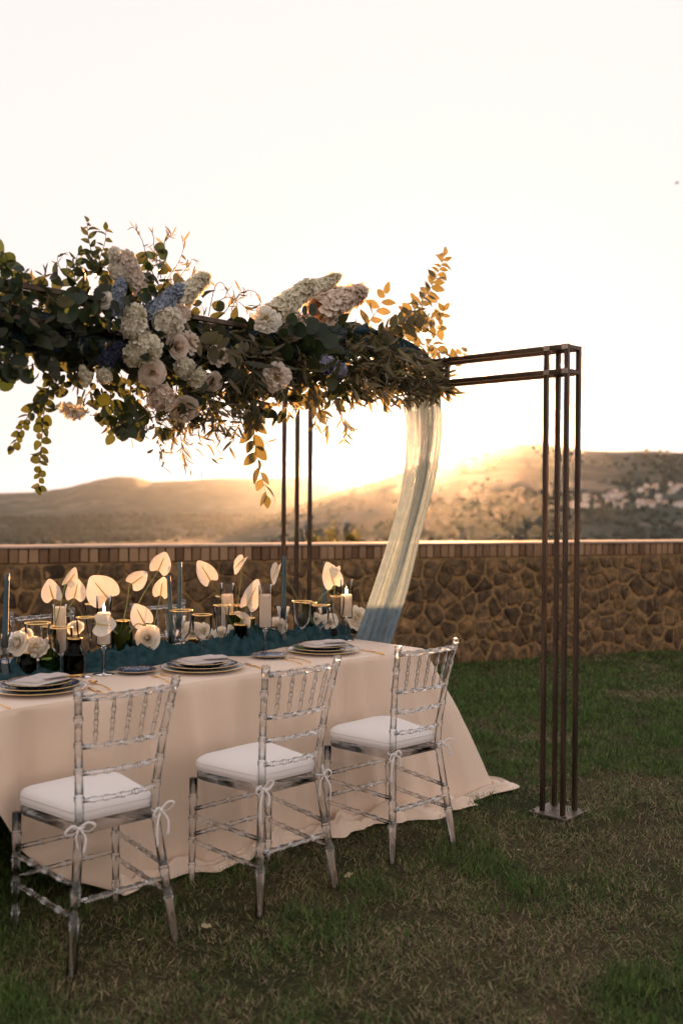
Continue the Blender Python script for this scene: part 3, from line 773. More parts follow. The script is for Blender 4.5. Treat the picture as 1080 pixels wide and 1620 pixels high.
def make_chair(name, label, group, bow_seed):
    t = thing(name, label, 'chair', group=group); A = M['acrylic']
    for s in (-1, 1):
        low = [(s*.195,-.056,.0),(s*.172,-.030,.2),(s*.146,-.003,.42)]; hi = [(s*.142,0,.455),(s*.146,-.004,.55),(s*.162,-.028,.74),(s*.183,-.065,.905)]
        b = MB(); b.add(*path_turned(low+hi, [.17,.27,.47,.485,.60,.70,.80,.90,.985], .0175, .0125, .0030)); 
        v, f = lathe_vf([(.010,0),(.0165,.004),(.0165,.009),(.012,.013),(.0165,.017),(.0165,.022),(.010,.026)], 12, o=(s*.183,-.066,.898)); b.add(v, f)
        b.build('back_leg', A, t)
        b = MB(); b.add(*path_turned([(s*.199,.362,0),(s*.194,.360,.425)], [.18,.42,.62,.82], .0125, .0165, .003)); b.build('front_leg', A, t)
    def rail(name, p, q, r, nodes, bow=0.0):
        pts = [Vector(p).lerp(Vector(q), k/8) + Vector((0, -bow*4*(k/8)*(1-k/8), 0)) for k in range(9)]
        b = MB(); b.add(*path_turned(pts, nodes, r, r, .0026, 10)); return b.build(name, A, t)
    def post_at(z):
        zs = [0,.2,.42,.455,.55,.74,.905]; return interp(z, zs, [.195,.172,.146,.142,.146,.162,.183]), interp(z, zs, [-.056,-.030,-.003,0,-.004,-.028,-.065])
    nd = [.14,.30,.5,.70,.86]
    for z, nm, r in ((.885,'top_rail',.0105),(.718,'back_rail',.0085),(.628,'back_rail',.008),(.536,'back_rail',.008)):
        x, y = post_at(z); rail(nm, (-x+.009,y,z), (x-.009,y,z), r, nd, .022)
    x0, y0 = post_at(.718); x1, y1 = post_at(.885)
    for k in range(5):
        f = (k+1)/6; bw = .022*4*f*(1-f)
        p = (-x0+2*x0*f, y0-bw, .722); q = (-x1+2*x1*f, y1-bw, .880)
        b = MB(); b.add(*turned_vf(p, q, [(.0045,0),(.0045,.06),(.0075,.22),(.0095,.245),(.0075,.27),(.0055,.33),(.0075,.47),(.0098,.495),(.0075,.52),(.0055,.58),(.0075,.71),(.0095,.735),(.0075,.76),(.0045,.92),(.0045,1)], 10)); b.build('spindle', A, t)
    for z in (.165,.265):
        bx_, by_ = post_at(z)
        for s in (-1,1): rail('side_stretcher', (s*bx_, by_+.01, z), (s*.196, .352, z+.01), .0085, [.25,.5,.75])
        rail('front_stretcher', (-.186,.361,z+.035), (.186,.361,z+.035), .0085, [.25,.5,.75])
    bx_, by_ = post_at(.215); rail('back_stretcher', (-bx_+.012, by_, .215), (bx_-.012, by_, .215), .009, nd)
    ol = rounded_outline([(-.150,-.006),(.150,-.006),(.207,.385),(-.207,.385)], [.03,.03,.10,.10])
    b = MB(); b.add(*slab_vf(ol, [(.985,.425),(1.0,.430),(1.0,.449),(.985,.454)])); b.build('seat', A, t)
    oc = rounded_outline([(-.150,.012),(.150,.012),(.210,.392),(-.210,.392)], [.035,.035,.11,.11], 8)
    lay = [(.90,.456),(.965,.459),(1.002,.468),(1.010,.478),(1.002,.488),(.985,.4955),(.955,.503),(.88,.512),(.72,.520),(.48,.525),(.2,.527)]
    v, f = slab_vf(oc, lay); nz_ = fbm(np.array([q[0] for q in v])*9+bow_seed*3, np.array([q[1] for q in v])*9+bow_seed, 3)-.5
    b = MB(); b.add([(x+.006*k_*(z > .47), y, z+.014*k_*(z > .49)) for (x, y, z), k_ in zip(v, nz_)], f); cu = b.build('cushion', M['cushion'], t)
    cx_ = sum(q[0] for q in oc)/len(oc); cy_ = sum(q[1] for q in oc)/len(oc); n_ = len(oc)
    for s_, z_ in ((.996, .4915), (.988, .463)):
        b = MB(); P_ = [Vector((cx_+(x-cx_)*s_, cy_+(y-cy_)*s_, z_)) for x, y in oc]; b.add(*tube_vf(P_+[P_[0]], .0018, 6, False)); b.build('piping', M['piping'], cu)
    random.seed(bow_seed)
    for s in (-1,1):
        x, y = s*.148, -.004
        b = MB(); k = Vector((x+s*.006, y-.018, .452))
        b.add(*tube_vf([k+Vector((.020*math.cos(a)-(x+s*.006)+x, .018+.020*math.sin(a), 0)) for a in np.linspace(0, 2*PI, 15)], .0035, 6, False, .5))
        for q in (-1,1):
            a = random.uniform(-.3,1.1); L = random.uniform(.028,.058); dv = Vector((q*math.cos(a)*L, -.012, math.sin(a)*L*random.choice([-.6,1]))); pv_ = Vector((0,-.002,.016))
            b.add(*tube_vf(spline([k, k+dv*.5+pv_, k+dv, k+dv*.55-pv_, k], 12), .0045, 6, False, .35))
            tl = random.uniform(.045,.13); e = k+Vector((q*random.uniform(.008,.035), -.012, -tl)); b.add(*tube_vf(spline([k, k.lerp(e,.5)+Vector((q*.012,-.006,.008)), e], 9), [.0042]*8+[.0055], 6, True, .3))
        v, f = lathe_vf([(.002,-.006),(.007,-.003),(.007,.003),(.002,.006)], 8); b.add([k+Vector(z_) for z_ in v], f)
        b.build('tie_bow', M['cushion'], cu)
    return t
cs = [((-.188,3.827),.774,'clear acrylic chair in the middle of the three with tied white cushions',None,3),
      ((-.746,3.357),.737,'clear acrylic chair with tied white cushion beside the place setting with the spoon',None,8),
      ((.333,4.354),.74,'clear acrylic chair with tied white cushion beside the trailing tablecloth corner',None,5)]
for (xy, r, lab, g, sd_) in cs:
    c = make_chair('acrylic_chair', lab, 'acrylic chairs drawn up to the table', sd_); c.location = (xy[0], xy[1], .002); c.rotation_euler = (0,0,r)
def far_chair(pxa, pxb, lab, sd_):
    (ua, _), (ub, _) = tpx(pxa, 972, 1.60), tpx(pxb, 965, 1.60); u = (ua+ub)/2
    c = make_chair('acrylic_chair', lab, 'acrylic chairs drawn up to the table', sd_); c.location = tp(u, 1.545, .002); c.rotation_euler = (0,0,TA+PI+.02)
far_chair(18, 118, 'clear acrylic chair across the table behind the crossed anthurium stems', 11)
far_chair(203, 300, 'clear acrylic chair across the table behind the pair of leaning teal tapers', 12)

# ------------------------------------------------------------------ gauze drape from beam to table end
def drape_sheet(cpx, wpx, depth, a0, a1, seed, pleats, amp, nu=64, nv=70):
    rg = random.Random(seed); ph = [rg.uniform(0, 6) for _ in range(6)]; V = []; F = []; uv = []
    for j in range(nv+1):
        t = j/nv*(len(cpx)-1); k = min(int(t), len(cpx)-2); q = t-k
        def cr(arr, d):
            p0, p1, p2, p3 = arr[max(k-1,0)], arr[k], arr[k+1], arr[min(k+2,len(arr)-1)]
            g = lambda z: z[d] if d is not None else z
            p0, p1, p2, p3 = g(p0), g(p1), g(p2), g(p3)
            return .5*(2*p1+(p2-p0)*q+(2*p0-5*p1+4*p2-p3)*q*q+(3*p1-p0-3*p2+p3)*q**3)
        x, y, w, dep = cr(cpx, 0), cr(cpx, 1), cr(wpx, None), cr(depth, None)
        for i in range(nu+1):
            a = a0+(a1-a0)*i/nu
            wob = .16*math.sin(1.7*j/nv*PI+ph[0]+a*2.5)+.07*math.sin(4.1*j/nv*PI+ph[4]+a*4)
            xx = x + w*(a+wob*(1-abs(a))); yy = y + w*a*.12
            d2 = dep + amp*math.sin(a*pleats*PI+ph[1]+1.2*math.sin(j/nv*2.4+ph[2])) + amp*.5*math.sin(a*pleats*2.3*PI+ph[3]+j/nv*1.5)
            V.append(on_y(xx, yy, d2)); uv.append((i/nu, j/nv))
    for j in range(nv):
        for i in range(nu): k = j*(nu+1)+i; F.append((k, k+1, k+nu+2, k+nu+1))
    return V, F, uv
def sheet_obj(name, parts, material, parent=None, org=None):
    V = []; F = []; UVs = []
    for v, f, uv in parts:
        k = len(V); V += v; F += [tuple(i+k for i in q) for q in f]; UVs += uv
    if org is not None: V = [Vector(q)-org for q in V]
    me = mesh(name, V, F); ul = me.uv_layers.new(name='UVMap')
    li = np.zeros(len(me.loops), int); me.loops.foreach_get('vertex_index', li)
    ul.data.foreach_set('uv', np.array(UVs)[li].ravel()); 
    return obj(name, me, material, parent, Matrix.Translation(org) if org is not None else None)
cpx = [(670,600),(670,640),(670,700),(660,770),(640,850),(618,930),(598,990),(588,1020)]
wpx = [24,28,28,25,24,27,28,29]
dp = [5.52,5.50,5.50,5.52,5.54,5.58,5.60,5.61]
dr = thing('gauze_drape', 'sheer teal gauze drape falling from the beam to the table end', 'drape', on_y(592, 1016, 5.61))
o0 = Vector(dr.location)
for (a0, a1, dd_, sd_, pl) in [(-1,1,0,1,5),(-.35,.45,.03,2,3),(-.98,-.35,-.03,3,2),(.35,1,.05,4,3),(-.15,.30,.07,6,2)]:
    s_ = sheet_obj('gauze_panel', [drape_sheet(cpx, wpx, [d+dd_ for d in dp], a0, a1, sd_, pl, .012)], M['gauze'], dr)
    for vv in s_.data.vertices: vv.co = vv.co - o0
# teal gauze wound along the beam
def gplane(px, py, off=0.0):
    return on_plane(px, py, FO+FW*(BOFF-off), FW)
wv = [gplane(*p) for p in [(560,528),(600,538),(640,552),(676,574),(700,590)]]
wrap = MB(); 
def twisted_roll(path, rad, seg, lobes, twist, amp, seed=0):
    P = [Vector(p) for p in path]; v = []; f = []; uv = []; n = len(P); s = None
    for i in range(n):
        d = (P[min(i+1,n-1)]-P[max(i-1,0)]).normalized()
        if s is None: s = (UP-d*UP.dot(d)).normalized()
        else: s = (s-d*s.dot(d)).normalized()
        t = d.cross(s); r = rad[i] if hasattr(rad, '__len__') else rad
        for k in range(seg):
            a = 2*PI*k/seg; nz = float(fbm(2.5*math.cos(a)+i*.09+seed*7, 2.5*math.sin(a)+i*.13+seed*3, 3))-.5
            rr_ = r*(1+amp*math.sin(lobes*a+twist*i+2*math.sin(i*.11+seed))+amp*.5*math.sin((lobes*2+1)*a-twist*1.4*i+seed)+nz*1.1)
            v.append(P[i]+(s*math.cos(a)+t*math.sin(a))*rr_); uv.append((k/seg, i/n*4))
    for i in range(n-1):
        for k in range(seg): k2 = (k+1) % seg; f.append((i*seg+k, i*seg+k2, (i+1)*seg+k2, (i+1)*seg+k))
    f += [tuple(range(seg-1,-1,-1)), tuple((n-1)*seg+k for k in range(seg))]
    return v, f, uv
tag(sheet_obj('gauze_wrap', [twisted_roll(spline(wv, 40), [.028+.012*math.sin(i*.12) for i in range(40)], 40, 5, .16, .22, 1), twisted_roll(spline([gplane(*p) for p in [(-70,505),(0,520),(60,528),(130,545),(230,560),(330,550),(430,545),(520,540),(570,532)]], 90), .060, 40, 5, .12, .2, 2)], M['wrap'], None, gplane(560,528)), 'dark teal gauze wound along the beam inside the garland', 'fabric')

# runner heap on the table
def runner_pt(px, py): 
    u, v = tpz(px, py); return u, v
RU = [-2.9,-2.35,-2.0,-1.80,-1.66,-1.50,-1.36,-1.22,-1.08,-.95,-.84,-.72,-.58,-.42,-.28,-.14,-.04]
RV = [.60,.60,.62,.60,.56,.54,.57,.56,.55,.53,.51,.58,.58,.58,.58,.56,.56]
RH = [.05,.05,.05,.055,.095,.120,.095,.075,.065,.070,.095,.075,.065,.050,.060,.085,.075]
RW = [.09,.09,.09,.09,.10,.115,.11,.105,.10,.095,.10,.10,.09,.08,.08,.09,.09]
def runner_sheet(nu=760, nv=110):
    U, Q = np.meshgrid(np.linspace(-2.9, -.04, nu), np.linspace(-1, 1, nv), indexing='ij')
    vc = np.interp(U, RU, RV)+.02+.02*np.sin(U*11); hw = np.interp(U, RU, RW)*(1+.35*(fbm(U*7+3, U*0+8, 3)-.5)*2)
    Vv = vc+hw*Q; H = np.interp(U, RU, RH)
    wx = fbm(U*4+1, Vv*5+2, 3)-.5; wy = fbm(U*4+31, Vv*5+12, 3)-.5
    def ridge(a, b): n_ = fbm(a, b, 2); return 1-np.abs(2*n_-1)*2.2
    R = np.clip(ridge(U*3.6+Vv*6+3*wx, Vv*17-U*2+4*wy), 0, 1)**.8*.62 + np.clip(ridge(U*7-Vv*9+4*wy+9, Vv*30+U*4+5*wx+4), 0, 1)**.8*.30 + np.clip(ridge(U*14+40, Vv*52+14*wx), 0, 1)*.08
    env = np.clip(1-Q**2, 0, 1)**.55; H = H*(.45+1.25*fbm(U*3.2+6, U*0+2, 2)); Z = H*env*(.10+1.35*R**1.15)+.0012
    X_ = U+.035*wx*env; Y_ = Vv+.03*wy*env+.02*(R-.5)*env
    P = np.stack([X_, Y_, Z+TZ], -1).reshape(-1, 3); idx = np.arange(nu*nv).reshape(nu, nv)
    F = np.stack([idx[:-1,:-1], idx[1:,:-1], idx[1:,1:], idx[:-1,1:]], -1).reshape(-1, 4)
    V = [tp(a, b, c) for a, b, c in P]; uv = [(q, u_) for u_, q in zip((U/1.5).ravel(), ((Q+1)/2).ravel())]
    return V, [tuple(int(k) for k in f) for f in F], uv
tag(sheet_obj('table_runner', [runner_sheet()], M['runner'], None, tp(-1.3,.6)), 'crumpled dark teal gauze runner heaped along the table middle', 'runner')

# ------------------------------------------------------------------ place settings
EPS = .0008
def cutlery_fork(t):
    b = MB(); b.add(*tube_vf(spline([(0,-.10,.004),(0,-.02,.006),(0,.045,.004),(0,.06,.003)], 10), [.0045,.0035,.003,.0026,.0024,.0024,.0026,.003,.006,.0085], 8, True, .4)); b.build('handle', M['gold'], t)
    for x in (-.0078,-.0026,.0026,.0078):
        b = MB(); b.add(*tube_vf([(x*.9,.056,.003),(x,.075,.002),(x,.098,.005)], [.0018,.0015,.0009], 6)); b.build('tine', M['gold'], t)
def cutlery_knife(t):
    b = MB(); b.add(*tube_vf([(0,-.11,.004),(0,-.03,.005),(0,0,.004)], [.0052,.004,.0038], 8, True, .55)); b.build('handle', M['gold'], t)
    b = MB(); b.add(*tube_vf([(0,0,.003),(.001,.02,.003),(.002,.07,.003),(.001,.105,.003)], [.004,.009,.0095,.002], 8, True, .18, (1,0,0))); b.build('blade', M['gold'], t)
def cutlery_spoon(t):
    b = MB(); b.add(*tube_vf(spline([(0,-.11,.004),(0,-.02,.007),(0,.05,.004)], 9), [.0048,.0042,.0036,.003,.0027,.0025,.0025,.003,.004], 8, True, .45)); b.build('handle', M['gold'], t)
    v = []; f = []
    for i in range(6):
        r = i/5
        for k in range(16):
            a = 2*PI*k/16; v.append((.019*r*math.cos(a), .076+.028*r*math.sin(a), .002+.008*r*r))
    for i in range(5):
        for k in range(16): k2 = (k+1) % 16; f.append((i*16+k, i*16+k2, (i+1)*16+k2, (i+1)*16+k))
    obj('bowl', mesh('bowl', v, f), M['gold'], t)
def plate(name, lab, pos, r, mt, rim=True, group=None, h=.016):
    t = thing(name, lab, 'plate', pos, random.uniform(0, 6), group)
    prof = [(r*.55,0),(r*.60,.0005),(r*.68,.004),(r*.97,h-.001),(r,h),(r*.985,h+.0015),(r*.93,h-.0005),(r*.70,.0068),(r*.64,.0045),(.0005,.0042)]
    cut = 6
    b = MB(); b.add(*lathe_vf(prof, 56, cap1=False)); b.build('dish', mt, t)
    if rim:
        b = MB(); b.add(*lathe_vf([(r*.992,h+.0012),(r*1.004,h+.0004),(r*1.004,h+.0018),(r*.990,h+.0024)], 56, cap0=False, cap1=False)); b.build('gold_rim', M['gold'], t)
    return t
def napkin(lab, pos, rz):
    t = thing('folded_napkin', lab, 'napkin', pos, rz)
    for q, (w, d, sx, sy, rot, zz) in enumerate([(.108,.075,0,0,0,.0),(.098,.058,.010,.010,.14,.0075),(.062,.036,.042,-.030,-.20,.015)]):
        v = []; f = []; n = 14
        for s in (0, 1):
            for i in range(n+1):
                for k in range(n+1):
                    x = (i/n*2-1)*w; y = (k/n*2-1)*d; e = 1-max(abs(i/n*2-1), abs(k/n*2-1))**8
                    zt = zz+.0005+s*(.0068*e+.0012*math.sin(i*.9+q)*math.cos(k*.7+q)*e+ .0006)
                    c, s_ = math.cos(rot), math.sin(rot); v.append((sx+x*c-y*s_, sy+x*s_+y*c, zt))
        N2 = (n+1)**2
        for i in range(n):
            for k in range(n):
                a = i*(n+1)+k; f += [(a, a+1, a+n+2, a+n+1), (N2+a, N2+a+n+1, N2+a+n+2, N2+a+1)]
        for i in range(n):
            for (a, b_) in ((i, i+1), (n*(n+1)+i+1, n*(n+1)+i)): f.append((b_, a, N2+a, N2+b_))
            for (a, b_) in (((i+1)*(n+1), i*(n+1)), (i*(n+1)+n, (i+1)*(n+1)+n)): f.append((b_, a, N2+a, N2+b_))
        obj('linen_fold', mesh('linen_fold', v, f), M['napkin'], t)
    return t
random.seed(4)
where = ['beside the gold spoon', 'beside the black bottle vase', 'near the drape']
PL = [((62,1088),'by the chair with the gold spoon at its right','spoon'), ((320,1055),'at the middle place setting',''), ((511,1028),'at the setting nearest the drape','')]
for i, ((px, py), wh, _) in enumerate(PL):
    u, v = tpz(px, py, TZ+.012)
    wl = ['set by the gold spoon and black bottle vase', 'set at the middle of the three places', 'set at the place closest to the gauze drape'][i]
    plate('charger_plate', 'wide white charger plate with gold rim '+wl, tp(u, v, TZ+EPS), .188, M['porcelain'], True, 'white charger plates')
    plate('patterned_plate', 'blue patterned dinner plate '+wl, tp(u, v, TZ+EPS+.0072), .160, M['blue_plate'], True, 'blue patterned dinner plates', .020)
    plate('side_dish', 'small blue patterned plate under a napkin, '+wl, tp(u, v, TZ+EPS+.0146), .128, M['blue_plate'], True, 'blue plates under napkins', .024)
    napkin('folded beige linen napkin on stacked plates, '+wl, tp(u+.0, v-.005, TZ+.0402), TROT+[.35,-.12,-.2][i])
for (px, py, lab) in [(216,1061,'small blue patterned bread plate with gold rim under the stemmed hurricane candle'), (426,1037,'small blue patterned bread plate with gold rim beside the runner end fold'), (8,1047,'small blue patterned plate behind the fluted glass taper holder')]:
    u, v = tpz(px, py, TZ+.01); plate('bread_plate', lab, tp(u, v, TZ+EPS), .090, M['blue_plate'], True, 'blue bread plates', .014)
def cutl(kind, px, py, qx, qy, lab):
    a = on_z(px, py, TZ); b_ = on_z(qx, qy, TZ); d = (a-b_); mid = b_+d*.5
    t = thing('gold_'+kind, lab, kind, (mid.x, mid.y, TZ+EPS), math.atan2(-d.x, d.y)); {'fork':cutlery_fork,'knife':cutlery_knife,'spoon':cutlery_spoon}[kind](t)
cutl('fork', 228,1064, 283,1087, 'gold fork lying nearer the blue bread plate of the middle place')
cutl('fork', 241,1062, 300,1084, 'gold fork lying nearer the charger of the middle place')
cutl('fork', 436,1040, 488,1055, 'gold fork lying nearer the bread plate of the place by the drape')
cutl('fork', 449,1038, 502,1052, 'gold fork lying nearer the charger of the place by the drape')
cutl('spoon', 131,1075, 188,1098, 'gold spoon beside the charger by the black bottle vase')
cutl('knife', 138,1088, 172,1102, 'gold knife beside the gold spoon on the cloth')
cutl('knife', 380,1048, 424,1062, 'gold knife at the right of the middle charger plate')
cutl('knife', 566,1027, 610,1037, 'gold knife at the right of the charger closest to the drape')
cutl('fork', -24,1108, 20,1124, 'gold fork at the left edge of the charger by the fluted taper holder')

# ------------------------------------------------------------------ glassware
def gl_part(t, name, prof, mt, seg=28, o=(0,0,0), c0=False, c1=False):
    b = MB(); b.add(*lathe_vf(prof, seg, o=o, cap0=c0, cap1=c1)); return b.build(name, mt, t)
def scaled(prof, H, r): return [(a*r, z*H) for a, z in prof]
def stemware(kind, lab, u, v, H, r, group):
    t = thing(kind, lab, 'glass', tp(u, v, TZ+EPS), 0, group)
    if kind == 'champagne_flute': sb, bowl = .36, [(.10,.36),(.35,.40),(.62,.50),(.80,.65),(.93,.82),(1.0,1.0)]
    elif kind == 'water_goblet': sb, bowl = .40, [(.10,.40),(.42,.44),(.72,.53),(.88,.66),(.96,.82),(1.0,1.0)]
    else: sb, bowl = .43, [(.10,.43),(.45,.47),(.80,.57),(.97,.70),(1.0,.82),(.96,1.0)]
    gl_part(t, 'bowl', scaled(bowl, H, r), M['glass'])
    gl_part(t, 'stem', [(.0050,.006),(.0036,.02),(.0034,H*sb*.7),(.0050,H*sb*.93),(r*.10+.001,H*sb+.001)], M['glass_stem'], 12)
    gl_part(t, 'foot', [(.0005,.0075),(.006,.006),(.030,.0016),(.032,.0008),(.030,.0),(.0005,.0)], M['glass_stem'], 24)
    rr_, zz = bowl[-1][0]*r, H
    gl_part(t, 'gold_rim', [(rr_+.0006,zz-.0045),(rr_+.0012,zz),(rr_-.0012,zz+.0006),(rr_-.0012,zz-.0045)], M['gold'], 28)
    return t
def put(px, ytop, v):
    u, z = tpx(px, ytop, v); return u, z-TZ
for (k, px, yt, v, wpx, lab) in [
    ('water_goblet',60,985,.56,20,'gold rimmed water goblet in front of the white peony by the fluted taper holder'),
    ('wine_glass',97,992,.49,18,'gold rimmed wine glass between the goblet and the black bottle vase'),
    ('champagne_flute',135,976,.42,14,'gold rimmed champagne flute beside the stemmed lit hurricane candle'),
    ('water_goblet',287,965,.50,18,'gold rimmed water goblet in front of the pair of leaning teal tapers'),
    ('wine_glass',320,972,.46,16,'gold rimmed wine glass behind the middle place setting'),
    ('champagne_flute',351,957,.44,13,'gold rimmed champagne flute behind the middle charger plate'),
    ('water_goblet',478,951,.47,16,'gold rimmed water goblet in front of the banded green vase'),
    ('wine_glass',507,957,.44,14,'gold rimmed wine glass beside the dark amber jar'),
    ('champagne_flute',534,943,.42,11.5,'gold rimmed champagne flute in front of the lit candle by the drape'),
    ('champagne_flute',146,955,.82,11,'gold rimmed flute across the table behind the large anthurium'),
    ('champagne_flute',350,943,.80,9,'gold rimmed flute across the table in front of the short candle cylinder'),
    ('water_goblet',378,957,.78,12,'gold rimmed goblet across the table behind the gold rimmed green jar'),
    ('water_goblet',407,950,.76,14,'gold rimmed goblet across the table behind the tall candle with unlit wick')]:
    u, H = put(px, yt, v); d = tp(u, v).y; stemware(k, lab, u, v, H, wpx/FPX*d, 'gold rimmed '+k.replace('_',' ')+'s')
def flame(t, z, s=1.0):
    b = MB(); b.add(*lathe_vf([(.0004,0),(.0035*s,.004*s),(.0052*s,.010*s),(.0045*s,.018*s),(.0022*s,.028*s),(.0004,.038*s)], 12)); f = b.build('flame', M['flame'], t, True, Matrix.Translation((0,0,z)))
def hurricane(lab, px, yt, v, wpx, stem, lit, cfill, group='glass cylinder candles'):
    u, H = put(px, yt, v); d = tp(u, v).y; r = wpx/FPX*d; t = thing('hurricane_candle', lab, 'candle holder', tp(u, v, TZ+EPS), 0, group)
    z0 = H*.36 if stem else .0
    if stem:
        gl_part(t, 'foot', [(.0005,.008),(.008,.008),(.02,.004),(.048,.0015),(.048,.0),(.0005,.0)], M['glass_stem'], 28)
        gl_part(t, 'stem', [(.010,.006),(.007,.03),(.0065,z0*.5),(.0085,z0*.75),(.012,z0-.006)], M['glass_stem'], 16)
    gl_part(t, 'cylinder', [(.0005,z0+.001),(r*.55,z0),(r*.9,z0+.003),(r,z0+.010),(r,H-.003),(r*.985,H)], M['glass'], 32)
    gl_part(t, 'cylinder_lining', [(.0005,z0+.008),(r*.9,z0+.009),(r*.95,z0+.014),(r*.95,H-.003),(r*.985,H)], M['glass'], 32)
    rc = r*.86; zt = z0+(H-z0)*cfill
    gl_part(t, 'candle', [(.0005,z0+.010),(rc*.98,z0+.010),(rc,z0+.016),(rc,zt-.005),(rc*.93,zt),(rc*.6,zt-.004),(.0005,zt-.006)], M['wax'], 28)
    gl_part(t, 'wick', [(.0009,zt-.006),(.0009,zt+.006)], M['twig'], 6, c1=True)
    if lit: flame(t, zt+.003)
hurricane('stemmed glass cylinder with lit white candle beside the green jar of anthuriums', 165,942,.42,12,True,True,.66)
hurricane('stemmed glass cylinder with unlit tall white candle behind the bread plate', 420,925,.41,10.8,True,False,.78)
hurricane('stemmed glass cylinder with lit white candle next to the gauze drape', 548,917,.50,10.2,True,True,.62)
hurricane('footless glass cylinder candle behind the champagne flute across from the middle place', 360,923,.72,11,False,False,.83)
hurricane('footless glass cylinder filled by a white candle behind crossed anthurium stems', 95,957,.66,11.5,False,False,.97)
M['glass_fl'] = mat_thin_glass('fluted_glass', (.93,.95,.95), .35, .03)
def taper(lab, px, ytop, pxb, yb, yhb, v, hw):
    """teal taper: top pixel, foot pixel (holder rim) and table depth"""
    u, zt = tpx(px, ytop, v); ub, zb = tpx(pxb, yb, v); d = tp(u, v).y; w = hw/FPX*d
    t = thing('taper_candle', lab, 'candle', tp(ub, v, zb-.055), 0, 'teal taper candles')
    b0 = Vector((0,0,0)); top = (TU*(u-ub)) + UP*(zt-zb+.055); P = [b0.lerp(top, k/10) for k in range(11)]
    b = MB(); b.add(*tube_vf(P, [w*(1.12-.32*k/10) for k in range(11)], 14)); b.build('wax', M['teal_wax'], t)
    b = MB(); b.add(*tube_vf([top, top+UP*.008], .0008, 5)); b.build('wick', M['twig'], t)
    h = thing('taper_holder', 'fluted glass holder of '+lab.replace('shorter ','').replace(' of the close pair, in front of the far chair',' before the far chair'), 'candle holder', tp(ub, v, TZ+EPS), 0, 'clear glass taper holders'); H = zb-TZ
    n = 48; prof = [(.030,0),(.030,.004),(.024,H*.18),(.017,H*.42),(.015,H*.5),(.019,H*.62),(.028,H*.85),(.034,H)]
    V = []; F = []
    for r, z in prof:
        for k in range(n): a = 2*PI*k/n; q = r*(1+.045*math.cos(12*a)); V.append((q*math.cos(a), q*math.sin(a), z))
    for i in range(len(prof)-1):
        for k in range(n): k2 = (k+1) % n; F.append((i*n+k, i*n+k2, (i+1)*n+k2, (i+1)*n+k))
    F.append(tuple(range(n-1,-1,-1))); obj('cup', mesh('cup', V, F), M['glass_fl'], h)
    zc = max(H-.060, H*.45)
    gl_part(h, 'socket', [(.0005,zc-.004),(.013,zc-.002),(.0145,zc+.01),(.016,H*.97)], M['glass_fl'], 20)
taper('teal taper beside the white peonies and gold rimmed goblet', 12,908, 8,1002, 1076, .60, 4.4)
taper('leaning shorter teal taper of the close pair', 267,911, 272,998, 1030, .55, 4.0)
taper('taller teal taper of the close pair, in front of the far chair', 285,889, 283,975, 1010, .68, 3.7)
taper('teal taper between the tall unlit candle and the banded vase', 450,880, 448,960, 1017, .58, 3.6)
taper('teal taper rising behind the anthurium near the drape', 514,889, 513,962, 1010, .78, 3.3)
def vase(lab, px, ytop, v, wpx, mt, shape, bands=(), base_band=False):
    u, H = put(px, ytop, v); d = tp(u, v).y; r = wpx/FPX*d; t = thing('bud_vase', lab, 'vase', tp(u, v, TZ+EPS), 0, 'coloured glass bud vases')
    P = {'jar':[(.80,0),(.97,.02),(1,.06),(1,.72),(.94,.80),(.66,.86),(.62,.90),(.62,1.0)],
         'bottle':[(.85,0),(.98,.02),(1,.05),(1,.55),(.97,.62),(.70,.72),(.66,.76),(.66,1.0)],
         'squat':[(.62,0),(.85,.05),(1,.30),(.98,.60),(.80,.80),(.58,.88),(.58,1.0)],
         'tumbler':[(.88,0),(.96,.02),(1,.08),(1,1.0)],
         'cone':[(.80,0),(.86,.03),(1,.5),(.9,.8),(.72,.92),(.72,1.0)]}[shape]
    gl_part(t, 'body', scaled(P, H, r), mt, 32, c0=True)
    gl_part(t, 'inner_wall', [(a*.93, z*.96+.004) for a, z in scaled(P, H, r)], mt, 32)
    e = P[-1][0]*r
    gl_part(t, 'gold_rim', [(e+.0006,H-.006),(e+.0016,H-.001),(e-.0012,H+.0006),(e-.0014,H-.006)], M['gold'], 32)
    for z in bands: gl_part(t, 'gold_band', [(r*1.004,H*z-.0022),(r*1.012,H*z),(r*1.004,H*z+.0022)], M['gold'], 32)
    if base_band: gl_part(t, 'gold_base', [(P[0][0]*r+.002,.0004),(r*1.006,.006),(r*1.008,.012),(r*1.002,.013)], M['gold'], 32)
    return tp(u, v, TZ+H), H
VT = {}
